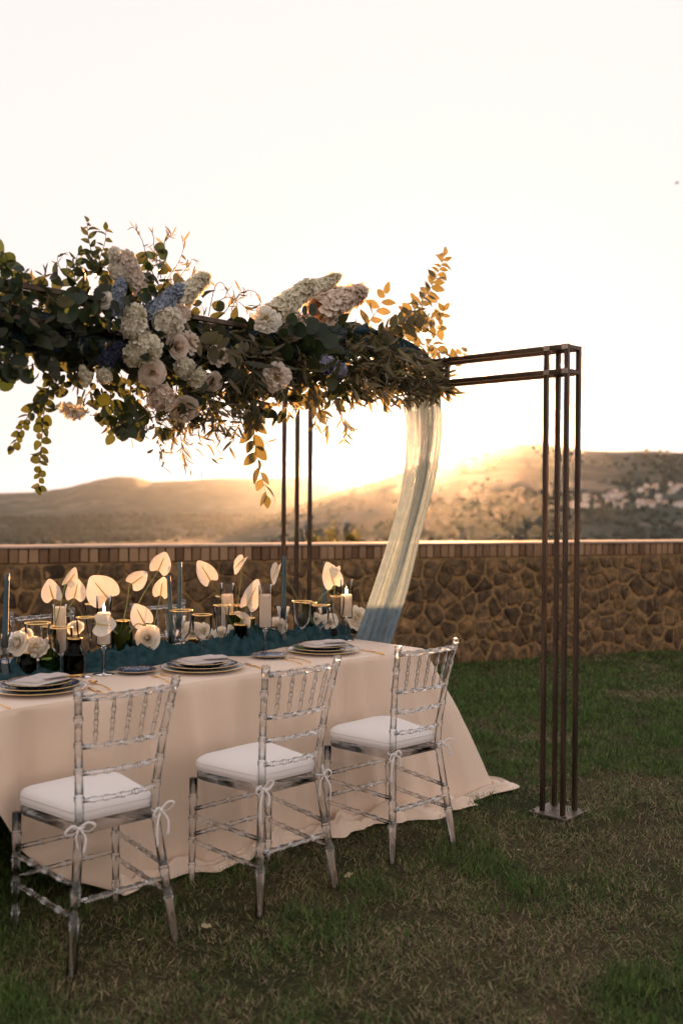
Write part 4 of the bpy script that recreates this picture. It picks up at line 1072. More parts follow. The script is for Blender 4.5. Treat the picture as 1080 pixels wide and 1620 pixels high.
for (k, px, yt, v, wpx, mt, shp, bands, bb, lab) in [
    ('v1',43,1031,.60,15.5,'glass_dark','squat',(),False,'squat dark amber vase of white peonies by the fluted taper holder'),
    ('v2',79,990,.60,16,'glass_green','bottle',(),False,'green bottle vase holding the crossed anthurium stems'),
    ('v3',118,1009,.47,16.5,'glass_dark','bottle',(),True,'near black bottle vase with gold base by the gold spoon'),
    ('v4',194,981,.60,17,'glass_green','jar',(),False,'green glass jar with gold neck beside the stemmed lit candle'),
    ('v5',237,990,.58,11,'glass_amber','cone',(),False,'slim amber vase behind the cream ranunculus'),
    ('v6',306,1009,.64,15,'glass_amber','squat',(),False,'low amber vase of white blooms behind the goblet and wine glass'),
    ('v7',381,987,.50,11,'glass_dark','tumbler',(),False,'straight dark vase with gold rim beneath the tilted anthuriums'),
    ('v8',369,970,.64,12,'glass_green','tumbler',(),False,'straight green vase with gold rim behind the champagne flute'),
    ('v9',396,977,.62,7.5,'glass_green','tumbler',(),False,'narrow green vase touching the tall unlit candle'),
    ('v10',489,953,.66,17,'glass_green','bottle',(.30,),False,'large green vase with gold band holding two arching anthuriums'),
    ('v11',522,991,.55,13,'glass_amber','squat',(),False,'dark amber jar of white blooms beside the place near the drape'),
    ('v12',343,1003,.62,13,'glass_green','squat',(),False,'low green vase with gold rim beside the white blooms at the middle'),
    ('v13',437,1000,.64,13,'glass_dark','squat',(),False,'low dark vase of white blooms behind the tall unlit candle'),
    ('v14',566,992,.66,13,'glass_dark','squat',(),False,'low dark vase holding the white peony next to the drape')]:
    VT[k], _ = vase(lab, px, yt, v, wpx, M[mt], shp, bands, bb)

# ------------------------------------------------------------------ flower templates
TONE = {}
def petal_grid(V, F, fn, nu=6, nv=6):
    k = len(V)
    for j in range(nv+1):
        for i in range(nu+1): V.append(fn(i/nu*2-1, j/nv)); TONE.setdefault(id(V), {})[len(V)-1] = min(1, .05+1.25*(j/nv)**.8)
    for j in range(nv):
        for i in range(nu): a = k+j*(nu+1)+i; F.append((a, a+1, a+nu+2, a+nu+1))
def rose_vf(seed, layers=7, open_=.5, ruffle=.05):
    rg = random.Random(seed); V = []; F = []
    for L in range(layers):
        l = L/(layers-1); n = 4+int(3*l+.5); r = .14+.86*l
        for q in range(n):
            th = 2*PI*q/n+L*1.1+rg.uniform(-.15,.15); hw = (1.0-.28*l)*rg.uniform(.9,1.1); top = .55-(.62+open_*.40)*l**1.15+rg.uniform(-.09,.09); p1, p2 = rg.uniform(0,6), rg.uniform(0,6); rs = rg.uniform(.92,1.08); curl = rg.uniform(.02,.16)*l
            def fn(i, j):
                jj = j*(1-.20*i*i*j)
                R = r*rs*(.22+.78*jj**.75)*(1-.06*(1-l)*jj) + ruffle*.6*math.sin(3*i+p1)*j*l
                z = -.45+(top+.45)*jj**.9 - curl*jj**5 + ruffle*math.sin(4.2*i+p2)*j
                a = th+hw*i*(.55+.45*jj**.5)
                return (R*math.cos(a), R*math.sin(a), z)
            petal_grid(V, F, fn)
    return V, F
def peony_open_vf(seed):
    rg = random.Random(seed); V = []; F = []
    for L in range(6):
        l = L/5; n = 5+L
        for q in range(n):
            th = 2*PI*q/n+L*.7+rg.uniform(-.25,.25); hw = rg.uniform(.34,.62); r = (.40+.60*l)*rg.uniform(.88,1.1); top = .42-.62*l+rg.uniform(-.14,.14); p1, p2 = rg.uniform(0,6), rg.uniform(0,6); nt_ = rg.uniform(.05,.22); cup = rg.uniform(-.12,.16)
            def fn(i, j):
                jj = j*(1-.14*i*i-nt_*math.exp(-(i*3)**2)*(j > .8)); R = r*(.10+.90*jj)-cup*jj**3; z = -.34+(top+.34)*jj**.75+.10*math.sin(4.6*i+p1)*j*j-.12*l*jj**5+cup*jj**3; a = th+hw*i*(.45+.55*jj**.4)
                return (R*math.cos(a), R*math.sin(a), z)
            petal_grid(V, F, fn)
    return V, F
def floret(V, F, P, N, s, rg):
    N = N.normalized(); a = N.orthogonal().normalized(); b = N.cross(a); ph = rg.uniform(0, 6)
    for q in range(5):
        th = ph+2*PI*q/5; d = a*math.cos(th)+b*math.sin(th); t = N.cross(d); k = len(V); up = rg.uniform(-.1,.6); w = rg.uniform(.34,.48)
        V += [P, P+d*s*.5+t*s*w+N*s*(.12+up*.3), P+d*s*.92+t*s*w*.6+N*s*(up*.8+rg.uniform(-.1,.1)), P+d*s*.98-t*s*w*.5+N*s*(up*.8+rg.uniform(-.1,.1)), P+d*s*.5-t*s*w+N*s*(.12+up*.3)]
        F += [(k,k+1,k+2), (k,k+2,k+3), (k,k+3,k+4)]; TONE.setdefault(id(V), {}).update({k:0.0,k+1:.85,k+2:1.0,k+3:1.0,k+4:.85})
def spike_vf(seed, L=2.0, R=.5, n=110, s=.25, tipr=.35):
    rg = random.Random(seed); V = []; F = []
    for q in range(n):
        t = (q+rg.random())/n; a = q*2.39996; r = R*((1-t)+t*tipr)*rg.uniform(.8,1.08)
        P = Vector((r*math.cos(a), r*math.sin(a), L*t)); N = Vector((math.cos(a), math.sin(a), .35+.8*max(0, t-.7)*3)); floret(V, F, P, N, s*rg.uniform(.8,1.2)*(1-.3*t), rg)
    for q in range(10):
        a = q*2.4; floret(V, F, Vector((.4*R*tipr*math.cos(a), .4*R*tipr*math.sin(a), L*1.02)), Vector((math.cos(a)*.5, math.sin(a)*.5, 1)), s*.6, rg)
    v, f = tube_vf([(0,0,-.8),(0,0,L)], [R*.16,R*.6*tipr+.05], 7); k = len(V); V += v; F += [tuple(i+k for i in q) for q in f]
    return V, F
def cluster_vf(seed, n=90, s=.34):
    rg = random.Random(seed); V = []; F = []
    for q in range(n):
        z = 1-2*(q+.5)/n*.80; a = q*2.39996; r = math.sqrt(max(0, 1-z*z)); P = Vector((r*math.cos(a), r*math.sin(a), z*.8))*rg.uniform(.82,1.04)
        floret(V, F, P*rg.uniform(.78,1.0), P+Vector((rg.uniform(-.4,.4),rg.uniform(-.4,.4),rg.uniform(-.4,.4))), s*rg.uniform(.75,1.25), rg)
    return V, F
def toned(name, vf, smooth):
    V, F = vf; me = mesh(name, V, F, smooth); T = TONE.get(id(V), {})
    at_ = me.attributes.new('tone', 'FLOAT', 'POINT'); at_.data.foreach_set('value', [T.get(i, 0.0) for i in range(len(V))]); KEEP.append(V); return me
KEEP = []
TM = {'rose0': toned('rose', rose_vf(1), True), 'rose1': toned('rose', rose_vf(2, 6, .8, .07), True), 'rose2': toned('ranunculus', rose_vf(3, 9, .45, .03), True), 'peony': toned('peony', peony_open_vf(4), True),
      'spike0': toned('spike', spike_vf(5), False), 'spike1': toned('spike', spike_vf(6, 1.6, .50, 120, .36, .5), False), 'clus0': toned('cluster', cluster_vf(7, 105, .40), False), 'clus1': toned('cluster', cluster_vf(8, 80, .48), False)}
_tm = {}
def tmesh(key, mt):
    if (key, mt) not in _tm:
        me = TM[key].copy(); me.materials.clear(); me.materials.append(M[mt]); _tm[(key, mt)] = me
    return _tm[(key, mt)]
def face_mat(loc, n, s, spin=0.0, flat=1.0):
    q = Vector(n).to_track_quat('Z', 'Y').to_matrix().to_4x4(); return Matrix.Translation(loc) @ q @ Matrix.Rotation(spin, 4, 'Z') @ Matrix.Diagonal((s, s, s*flat, 1))
# ---- leaves
def leaf_vf(L, W, shape, fold=.25, curl=.2):
    """leaf along +Y from the origin, two half blades folded at the midrib"""
    if shape == 'round': ws = [0,.62,.95,1.0,.88,.55,.12]; ts = [0,.08,.25,.45,.68,.88,1]
    elif shape == 'oval': ws = [0,.5,.9,1.0,.78,.4,0]; ts = [0,.10,.28,.48,.70,.88,1]
    else: ws = [0,.55,.95,1.0,.8,.45,0]; ts = [0,.12,.3,.5,.7,.86,1]
    v = []; f = []; n = len(ts)
    for w, t in zip(ws, ts):
        z = -curl*L*t*t; x = w*W/2; v += [(-x, L*t, z+fold*x), (0, L*t, z), (x, L*t, z+fold*x)]
    for i in range(n-1): a = 3*i; f += [(a,a+1,a+4,a+3), (a+1,a+2,a+5,a+4)]
    return v, f
LF = {}
def leaf_mesh(shape, mt, var):
    k = (shape, mt, var)
    if k not in LF:
        W = {'round':.88,'oval':.56,'lance':.19}[shape]*(1+.08*(var-1)); me = mesh('leaf', *leaf_vf(1, W, shape, [.2,.55,.05][var], [.15,.5,-.25][var])); me.materials.append(M[mt]); LF[k] = me
    return LF[k]

# ------------------------------------------------------------------ table flowers: ranunculus, peonies, anthuriums
for (px, py, v, rpx, key, mt, dirn, vk, lab) in [
    (232,1008,.53,22,'rose2','white_petal',(-.1,-1,.35),None,'large cream ranunculus in front of the slim amber vase'),
    (57,1022,.57,20,'peony','white_petal',(.25,-1,.5),None,'open white bloom seen through the gold rimmed goblet'),
    (25,1016,.60,21,'rose0','white_petal',(-.4,-1,.4),None,'full ivory rose behind the fluted taper holder'),
    (40,1000,.66,14,'rose1','white_petal',(.1,-.6,.9),None,'small ivory bloom between taper and goblet'),
    (119,990,.64,14,'rose1','white_petal',(.1,-.8,.7),None,'ivory bloom above the near black bottle vase'),
    (302,998,.64,18,'rose0','white_petal',(-.2,-1,.4),None,'ivory bloom seen through the goblet by the pair of tapers'),
    (323,997,.60,15,'peony','white_petal',(.2,-1,.5),None,'ruffled white bloom seen through the middle wine glass'),
    (350,1000,.57,13,'rose1','white_petal',(.1,-1,.6),None,'white bloom seen through the middle champagne flute'),
    (366,999,.60,12,'peony','white_petal',(.4,-.9,.4),None,'small white bloom beside the straight dark vase'),
    (437,987,.62,17,'rose1','white_petal',(-.1,-1,.7),None,'ivory bloom between the tall unlit candle and the glass taper holder'),
    (500,978,.60,10,'rose0','white_petal',(.0,-1,.4),None,'small white bloom against the banded green vase'),
    (520,982,.54,15,'rose0','white_petal',(-.1,-1,.5),None,'ivory bloom in the dark amber jar near the drape'),
    (566,975,.62,21,'peony','white_petal',(.5,-.9,.3),None,'large white peony brushing the gauze drape')]:
    u, z = tpx(px, py, v); p = tp(u, v, z); d = p.y; s = rpx/FPX*d
    t = thing('cut_flower', lab, 'flower', p, 0, 'white blooms on the table'); n = Vector(dirn)
    obj('petals', tmesh(key, mt), None, t, face_mat((0,0,0), n, s, random.random()*6, .9))
    b = MB(); e = -n.normalized()*s*.42; b.add(*tube_vf(spline([e, e-n.normalized()*.01+UP*-.015, Vector((0,.01,-min(.09, z-TZ-.006)))], 8), .0022, 6)); b.build('stem', M['green_stem'], t)
    if key != 'rose2':
        b = MB(); v_, f_ = lathe_vf([(.001,-.06),(.10,-.03),(.16,.02),(.08,.07),(.001,.09)], 10); b.add(v_, f_); b.build('centre', M['spadix'], t, True, face_mat(n.normalized()*s*(.0 if key != 'peony' else .02), n, s*(.8 if key == 'peony' else .4)))
def spathe_vf():
    V = [(0,.10,0)]; F = []; n = 96; rings = 10; out = []
    for k in range(n):
        a = 2*PI*k/n; x = .5*math.sin(a)*(1-.10*math.cos(a)); y = .52*math.cos(a)
        y += .10*max(0, math.cos(a))**10 + .26*max(0, -math.cos(a))**9
        out.append((x, y))
    # heart with lobes towards -Y (stalk) and the tip towards +Y
    for r in range(1, rings+1):
        q = r/rings
        for k in range(n):
            x = out[k][0]*q; y = .10+(out[k][1]-.10)*q
            z = .16*x*x*4 - .10*y*y + .012*math.cos(13*math.atan2(x, y+.32))*q + .02*q**4
            V.append((x, y, z))
    for k in range(n): F.append((0, 1+k, 1+(k+1) % n))
    for r in range(rings-1):
        for k in range(n): a = 1+r*n+k; b_ = 1+r*n+(k+1) % n; F.append((a, a+n, b_+n, b_))
    return V, F
sp_me = mesh('spathe', *spathe_vf()); sp_me.materials.append(M['spathe'])
at_ = sp_me.attributes.new('tone', 'FLOAT', 'POINT')
def _vein(v): a = math.atan2(v[0], v[1]+.32); return min(1, max(0, .62+.5*math.hypot(v[0], v[1])-.22*max(0, math.cos(13*a))**6))
at_.data.foreach_set('value', [_vein(v.co) for v in sp_me.vertices])
for (px, py, v, w, h, tip, yaw, pit, foot, lab) in [
    (83,938,.60,32,37,12,-.25,.10,(90,992),'round cream anthurium leaning left over the crossed stems'),
    (110,916,.62,22,34,-28,.5,.2,(82,992),'topmost small anthurium of the crossed-stem trio'),
    (119,937,.66,33,36,-8,.25,.0,(86,992),'broad cream anthurium behind the crossed-stem trio'),
    (163,936,.66,52,50,38,-.1,-.1,(183,982),'largest wide anthurium above the stemmed lit candle'),
    (216,918,.58,30,34,-52,.2,.1,(191,982),'heart shaped anthurium turned right on a curved stem from the green jar'),
    (254,894,.60,33,36,-22,.1,.1,(199,982),'highest anthurium on a long slanting stem from the green jar'),
    (256,933,.62,26,34,-10,-.2,.15,(240,991),'small anthurium half hidden by the leaning teal taper'),
    (224,977,.52,34,40,28,.0,-.05,(205,984),'low upright anthurium just above the cream ranunculus'),
    (162,987,.38,38,36,-95,.25,-.1,(186,985),'anthurium facing forward in front of the lit candle glass'),
    (327,909,.58,30,42,32,.1,.1,(366,972),'pointed anthurium arching left above the middle wine glass'),
    (382,891,.62,20,34,150,.75,.2,(371,972),'folded anthurium seen edge on atop an upright stem'),
    (396,946,.56,30,52,-22,.25,.0,(384,989),'tall oval anthurium leaning against the unlit candle cylinder'),
    (386,978,.48,34,22,-60,.2,.9,(380,990),'drooping anthurium low over the straight dark vase'),
    (438,904,.66,16,36,165,.55,.1,(480,955),'narrow anthurium half hidden behind the teal taper by the banded vase'),
    (525,915,.60,32,44,18,.1,.15,(491,955),'anthurium with upturned lobe on a long stem from the banded vase'),
    (531,902,.62,15,20,170,.2,.3,(524,985),'small anthurium behind the larger one near the candle by the drape')]:
    u, z = tpx(px, py, v); c = tp(u, v, z); d = c.y; sc = h/FPX*d
    toc = (CO-c).normalized(); right = toc.cross(UP).normalized()*-1; upv = right.cross(toc)*-1
    if upv.z < 0: upv = -upv
    right = Vector((toc.y, -toc.x, 0)).normalized()*-1
    if right.x < 0: right = -right
    a = math.radians(tip); td = upv*math.cos(a) - right*math.sin(a); nd_ = toc
    sx = right*math.cos(a)+upv*math.sin(a)
    nd_ = (Matrix.Rotation(yaw, 3, td) @ nd_); nd_ = Matrix.Rotation(pit, 3, sx) @ nd_; td = Matrix.Rotation(pit, 3, sx) @ td
    uf, zf = tpx(foot[0], foot[1], v); ft_ = tp(uf, v, zf-.05)
    t = thing('anthurium', lab, 'flower', ft_, 0, 'cream anthuriums'); c = c-ft_
    mw = basis(c, td, nd_, sc*w/h, sc, sc); obj('spathe', sp_me, None, t, mw)
    nrm = mw.to_3x3() @ Vector((0,0,1)); nrm.normalize(); base_ = mw @ Vector((0,-.24,.0))
    ln_ = sc*.62; b = MB(); b.add(*tube_vf(spline([base_+nrm*.002, base_+nrm*.012+td*ln_*.4, base_+nrm*.020+td*ln_], 9), [.0032,.0034,.0034,.0033,.0031,.0029,.0026,.0022,.0012], 8)); b.build('spadix', M['spadix'], t)
    st = base_-nrm*.003; b = MB(); mid = st*.45 + UP*.012 + (st-td*.05)*.0; b.add(*tube_vf(spline([Vector((0,0,0)), st*.5+Vector((0,0,.018 if abs(st.x) > .05 else 0)), st-td*.015*(1 if tip < 90 else -1), st], 16), .0023, 7)); b.build('stem', M['green_stem'], t)

# ------------------------------------------------------------------ garland on the beam
G0 = FO + FU*(-1.4) + FW*BOFF + UP*2.15
gar = thing('flower_garland', 'long garland of cream and blue flowers and mixed foliage along the beam', 'garland', G0)
def gp(px, py, off=0.0): return gplane(px, py, off) - G0
def gscale(px): return gplane(px, 520).y/FPX      # metres per pixel at the garland
leaf_count = 0
def put_leaf(parent, p, d, n, L, shape, mt):
    global leaf_count
    leaf_count += 1
    obj('leaf', leaf_mesh(shape, mt, random.randrange(3)), None, parent, basis(p, d, n, L))
def sprig(name, pxs, off, shape, mt, Lpx, step_px, spread=.9, seed=1, side=True, rad=.0022, offs=None, start=.08):
    """stem through photo pixels at a distance off in front of the beam, with single leaves along it"""
    random.seed(seed); k = gscale(pxs[0][0])
    P = [gp(x, y, off+(offs[i] if offs else random.uniform(-.02,.02))) for i, (x, y) in enumerate(pxs)]
    P = spline(P, 24)
    b = MB(); b.add(*tube_vf(P, [rad*(1-.6*i/23) for i in range(24)], 5)); st = b.build(name, M['twig'], gar)
    ls = [0]
    for i in range(1, 24): ls.append(ls[-1]+(P[i]-P[i-1]).length)
    x = ls[-1]*start; sgn = 1; step = step_px*k
    view = (CO-G0-P[0]).normalized()
    while x < ls[-1]:
        i = max(0, min(22, int(np.searchsorted(ls, x))-1)); p = P[i].lerp(P[i+1], (x-ls[i])/max(1e-6, ls[i+1]-ls[i])); d = (P[i+1]-P[i]).normalized()
        sd_ = d.cross(view).normalized()*sgn; dd_ = (d*.7 + sd_*spread*random.uniform(.7,1.3) + rvec()*.35 + Vector((0,0,-.25)))
        nn = (view*random.uniform(.4,1.1) + rvec()*.7 + UP*.25)
        put_leaf(st, p, dd_, nn, Lpx*k*random.uniform(.75,1.2)*(1-.3*x/ls[-1]), shape, mt); sgn = -sgn; x += step*random.uniform(.7,1.3)
    put_leaf(st, P[-1], (P[-1]-P[-3]).normalized()+rvec()*.2, view+rvec()*.5, Lpx*k*.7, shape, mt)
    return st
sprig('oval_leaf_sprig', [(150,440),(146,405),(140,375),(138,352)], .05, 'oval', 'leaf_oval', 21, 6.5, seed=1)
sprig('oval_leaf_sprig', [(152,440),(158,410),(166,385),(168,365)], .02, 'oval', 'leaf_oval', 20, 8, seed=2)
sprig('oval_leaf_sprig', [(120,450),(118,425),(124,400)], .0, 'oval', 'leaf_round', 24, 8, seed=3)
sprig('hanging_sprig', [(84,590),(72,640),(66,700),(62,770)], .06, 'round', 'leaf_oval', 18, 6.0, seed=4, spread=1.1)
sprig('hanging_sprig', [(78,615),(50,650),(34,680),(20,708)], .04, 'round', 'leaf_oval', 16, 6.0, seed=5, spread=1.1)
sprig('hanging_sprig', [(404,640),(402,680),(406,720),(422,784)], .10, 'oval', 'leaf_bronze', 32, 10, seed=6, spread=.6)
sprig('bronze_branch', [(575,545),(620,525),(655,490),(684,450),(703,404)], .02, 'oval', 'leaf_bronze', 27, 4.6, seed=7)
sprig('bronze_branch', [(585,540),(625,515),(665,516),(695,520)], .05, 'oval', 'leaf_bronze', 25, 6, seed=8)
sprig('bronze_branch', [(570,525),(590,500),(604,478),(610,465)], .05, 'oval', 'leaf_bronze', 30, 10, seed=9)
sprig('bronze_branch', [(640,560),(680,545),(712,572),(734,556)], .03, 'oval', 'leaf_bronze', 24, 7, seed=10)
sprig('bronze_branch', [(630,545),(660,500),(690,505),(702,492)], .00, 'oval', 'leaf_bronze', 25, 6, seed=30)
sprig('round_leaf_sprig', [(-15,470),(15,480),(40,490),(60,520)], .14, 'round', 'leaf_round', 31, 12, seed=11, spread=1.2)
sprig('round_leaf_sprig', [(-20,560),(10,570),(30,590),(20,600)], .10, 'round', 'leaf_round', 38, 11, seed=12)
sprig('round_leaf_sprig', [(-15,420),(5,400),(12,410),(20,440)], .06, 'round', 'leaf_round', 34, 12, seed=13)
sprig('round_leaf_sprig', [(70,470),(100,475),(135,490),(180,510)], .17, 'round', 'leaf_round', 29, 12, seed=14, spread=1.2)
sprig('round_leaf_sprig', [(215,470),(232,440),(245,420),(250,400)], .12, 'round', 'leaf_round', 28, 13, seed=15)
sprig('round_leaf_sprig', [(470,520),(500,535),(525,555),(545,560)], .16, 'round', 'leaf_round', 31, 9, seed=16, spread=1.2)
sprig('round_leaf_sprig', [(495,560),(510,580),(530,600),(545,612)], .15, 'round', 'leaf_oval', 27, 10, seed=17, spread=1.2)
sprig('round_leaf_sprig', [(175,620),(178,650),(190,670),(180,688)], .14, 'round', 'leaf_oval', 26, 8, seed=18, spread=1.2)
sprig('round_leaf_sprig', [(210,620),(215,650),(205,670),(200,682)], .16, 'round', 'leaf_oval', 26, 8, seed=19, spread=1.2)
sprig('round_leaf_sprig', [(440,520),(460,515),(480,500),(490,490)], .18, 'round', 'leaf_round', 24, 9, seed=20)
sprig('bronze_leaf_sprig', [(300,535),(335,545),(365,560),(395,555)], .17, 'oval', 'leaf_bronze', 27, 8, seed=21)
sprig('bronze_leaf_sprig', [(480,570),(490,600),(498,630),(504,650)], .18, 'oval', 'leaf_bronze', 36, 11, seed=22, spread=.6)
sprig('bronze_leaf_sprig', [(400,590),(410,620),(412,640),(408,668)], .14, 'oval', 'leaf_bronze', 26, 10, seed=23, spread=.7)
sprig('bronze_leaf_sprig', [(75,465),(90,480),(98,500)], .16, 'oval', 'leaf_bronze', 27, 13, seed=24, spread=.6)
sprig('olive_sprig', [(375,560),(400,590),(402,620),(395,650)], .20, 'lance', 'leaf_olive', 40, 7, seed=25)
sprig('olive_sprig', [(430,560),(440,575),(447,595),(452,620)], .20, 'lance', 'leaf_olive', 32, 6, seed=26)
print('single leaves', leaf_count)

# flowers of the garland: (pixel, radius px, template, material, facing, offset, axis scale)
def gflower(name, px, py, rpx, key, mt, n, off, flat=1.0, lab=None):
    mw = face_mat(gp(px, py, off), n, rpx*gscale(px), random.random()*6, flat); o = obj(name, tmesh(key, mt), None, gar, mw)
    if key == 'peony':
        b = MB()
        for q in range(26):
            a = q*2.4; r = .03+.15*(q/26)**.5; b.add(*tube_vf([(r*.5*math.cos(a), r*.5*math.sin(a), -.25), (r*math.cos(a), r*math.sin(a), .06+.08*random.random())], [.012,.022], 5))
        b.build('stamens', M['spadix'], o)
    return o
def gspike(name, x0, y0, x1, y1, rpx, key, mt, off, doff=0.05):
    a, b_ = gp(x0, y0, off), gp(x1, y1, off+doff); L = (b_-a).length; s = rpx*gscale(x0)/(.5 if key == 'spike0' else .6); H = 2.0 if key == 'spike0' else 1.6
    obj(name, tmesh(key, mt), None, gar, face_mat(a, b_-a, s, random.random()*6, L/H/s))
random.seed(77)
C_ = (.2,-1,.05)
gspike('stock_spike', 215,450, 200,402, 16, 'spike1', 'blush_petal', .10)
gspike('stock_spike', 283,476, 326,438, 17, 'spike1', 'cream_floret', .08)
gspike('stock_spike', 440,494, 492,450, 19, 'spike1', 'cream_floret', .08)
gspike('stock_spike', 485,462, 534,438, 13, 'spike1', 'cream_floret', .04)
gspike('stock_spike', 505,492, 572,462, 22, 'spike1', 'blush_petal', .10)
gflower('hydrangea_head', 530,478, 23, 'clus0', 'cream_floret', (.2,-1,.5), .08)
gspike('stock_spike', 190,425, 180,395, 13, 'spike1', 'white_petal', .06)
gflower('hydrangea_head', 190,430, 15, 'clus1', 'white_petal', (-.3,-1,.3), .10)
gspike('delphinium_spike', 240,498, 285,456, 15, 'spike1', 'blue_floret', .15)
gspike('delphinium_spike', 180,492, 192,445, 13, 'spike1', 'blue_floret', .13)
gspike('delphinium_spike', 240,550, 248,505, 13, 'spike1', 'navy_floret', .12)
gspike('delphinium_spike', 165,575, 190,545, 15, 'spike1', 'navy_floret', .10)
gflower('garden_rose', 162,473, 16, 'rose0', 'white_petal', (-.3,-1,.2), .15)
gflower('stock_bloom', 214,497, 15, 'clus0', 'cream_floret', C_, .20)
gflower('stock_bloom', 211,517, 18, 'clus1', 'white_petal', C_, .19)
gflower('stock_bloom', 265,510, 21, 'clus1', 'white_petal', (.3,-1,.1), .20)
gflower('stock_bloom', 285,497, 14, 'clus0', 'blush_petal', (.4,-1,.2), .16)
gflower('stock_bloom', 231,550, 21, 'clus0', 'cream_floret', (.1,-1,-.05), .21)
gflower('stock_bloom', 212,562, 16, 'clus0', 'cream_floret', (-.3,-1,-.2), .18)
gflower('garden_rose', 242,592, 22, 'rose1', 'blush_petal', (.25,-1,-.35), .21)
gflower('garden_rose', 286,547, 20, 'rose0', 'blush_petal', (.8,-.8,.0), .18)
gflower('open_rose', 305,540, 20, 'peony', 'blush_petal', (.8,-.7,.2), .16)
gflower('stock_bloom', 293,583, 15, 'clus0', 'cream_floret', (.2,-1,-.1), .19)
gflower('stock_bloom', 308,596, 14, 'clus1', 'cream_floret', (.4,-1,-.2), .18)
gflower('stock_bloom', 256,628, 18, 'clus1', 'blush_petal', (.2,-1,-.5), .15)
gflower('garden_rose', 292,655, 26, 'rose1', 'blush_petal', (.2,-.7,-.8), .12)
gflower('garden_rose', 116,654, 26, 'peony', 'white_petal', (-.1,-.35,-1), .08)
gflower('open_rose', 421,503, 25, 'peony', 'white_petal', (.25,-1,.25), .14)
gflower('open_rose', 438,598, 25, 'peony', 'blush_petal', (.15,-1,-.5), .20)
gflower('stock_bloom', 460,519, 20, 'clus0', 'blush_petal', (.0,-1,.3), .13)
gflower('stock_bloom', 482,512, 14, 'clus1', 'blush_petal', (.2,-1,.5), .10)
gflower('lilac_bloom', 515,578, 14, 'clus0', 'lilac_floret', C_, .16)
gflower('lilac_bloom', 535,585, 12, 'clus1', 'lilac_floret', C_, .14)
gflower('garden_rose', 340,605, 16, 'rose0', 'blush_petal', (.6,-1,-.3), .12)
gflower('garden_rose', 348,560, 20, 'peony', 'blush_petal', (.5,-1,.4), .14)
gflower('stock_bloom', 165,595, 11, 'clus1', 'cream_floret', C_, .14)
for (x, y) in [(131,583),(137,590),(133,598),(140,602),(135,608),(130,592),(143,594)]:
    gflower('green_berry', x, y, 5, 'clus0', 'cream_floret', C_, .16)
# wiry olive twigs and the mass of foliage
def leaf_batch(items, name, mt):
    V = []; F = []
    for (p, d, n, L, shape) in items:
        v, f = leaf_cache[shape][random.randrange(3)]; m = basis(p, d, n, L); k = len(V)
        V += [m @ q for q in v]; F += [tuple(i+k for i in g) for g in f]
    o = obj(name, mesh(name, V, F), mt, gar); tag(o, kind='stuff'); return o
leaf_cache = {s: [([Vector(q) for q in leaf_vf(1, {'round':.85,'oval':.52,'lance':.17}[s]*(1+.1*k), s, [.2,.6,.05][k], [.15,.55,-.25][k])[0]], leaf_vf(1, 1, s)[1]) for k in range(3)] for s in ('round','oval','lance')}
TOPL = [(-160,430),(-60,435),(0,438),(60,446),(100,440),(125,432),(160,425),(200,402),(250,418),(290,462),(340,478),(400,490),(450,502),(520,508),(560,515),(620,535),(690,572),(712,590)]
BOTL = [(-160,585),(-60,590),(0,585),(40,575),(80,600),(120,625),(165,660),(230,672),(280,682),(320,650),(350,640),(385,650),(430,655),(480,645),(540,628),(600,615),(660,622),(700,612)]
random.seed(9); items = []; olive = []
tx = [p[0] for p in TOPL]; ty = [p[1] for p in TOPL]; bx2 = [p[0] for p in BOTL]; by2 = [p[1] for p in BOTL]
for q in range(2500):
    x = random.uniform(-150, 640); a, b_ = interp(x, tx, ty), interp(x, bx2, by2); t = min(1, max(0, random.gauss(.5, .27))); y = a+(b_-a)*t
    if 300 < x < 420 and y < 515 and random.random() < .6: continue
    off = random.gauss(0, .075); k = gscale(x); p = gp(x, y, off); cen = gp(x, (a+b_)/2, 0); outd = (p-cen)
    outd = outd.normalized() if outd.length > 1e-4 else rvec()
    d = outd*.8+rvec()*.9+Vector((0,0,-.35)); n = outd*.5+rvec()
    r_ = random.random(); sh = 'round' if r_ < .42 else ('oval' if r_ < .72 else 'lance')
    if x > 480: sh = 'oval' if random.random() < .35 else 'lance'
    L = {'round':24,'oval':24,'lance':27}[sh]*k*random.uniform(.6,1.25)
    (olive if sh == 'lance' else items).append((p, d, n, L, sh))
for q in range(1500):                                      # silvery olive at the beam's end and lower fringe
    r_ = random.random()
    if r_ < .55: x = random.uniform(545, 706); a, b_ = interp(x, tx, ty)+8, interp(x, bx2, by2)+12; y = random.uniform(a, b_); sz = 30
    elif r_ < .75: x = random.gauss(395, 45); y = random.uniform(520, 660); sz = 28
    else: x = random.gauss(300, 50); y = random.gauss(655, 25); sz = 22
    olive.append((gp(x, y, random.gauss(.05,.07)), Vector((random.gauss(.35,.6), random.gauss(0,.6), random.gauss(-.35,.5))), rvec()+UP*.3, sz*gscale(max(0,x))*random.uniform(.55,1.15), 'lance'))
twigs = MB()
def wire(pxs, off, L, n, droop=0.0, r=.0019, lf=True, sd_=0):
    P = spline([gp(x, y, off) for x, y in pxs], 16); twigs.add(*tube_vf(P, [r*(1-.5*i/15) for i in range(16)], 4))
    for q in range(n):
        t = random.uniform(.15, 1)*15; i = min(14, int(t)); p = P[i].lerp(P[i+1], t-i); d = (P[i+1]-P[i]).normalized()
        if lf: olive.append((p, d*.6+rvec()*.8+Vector((0,0,-droop)), rvec(), L*gscale(max(0,pxs[0][0]))*random.uniform(.6,1.2), 'lance'))
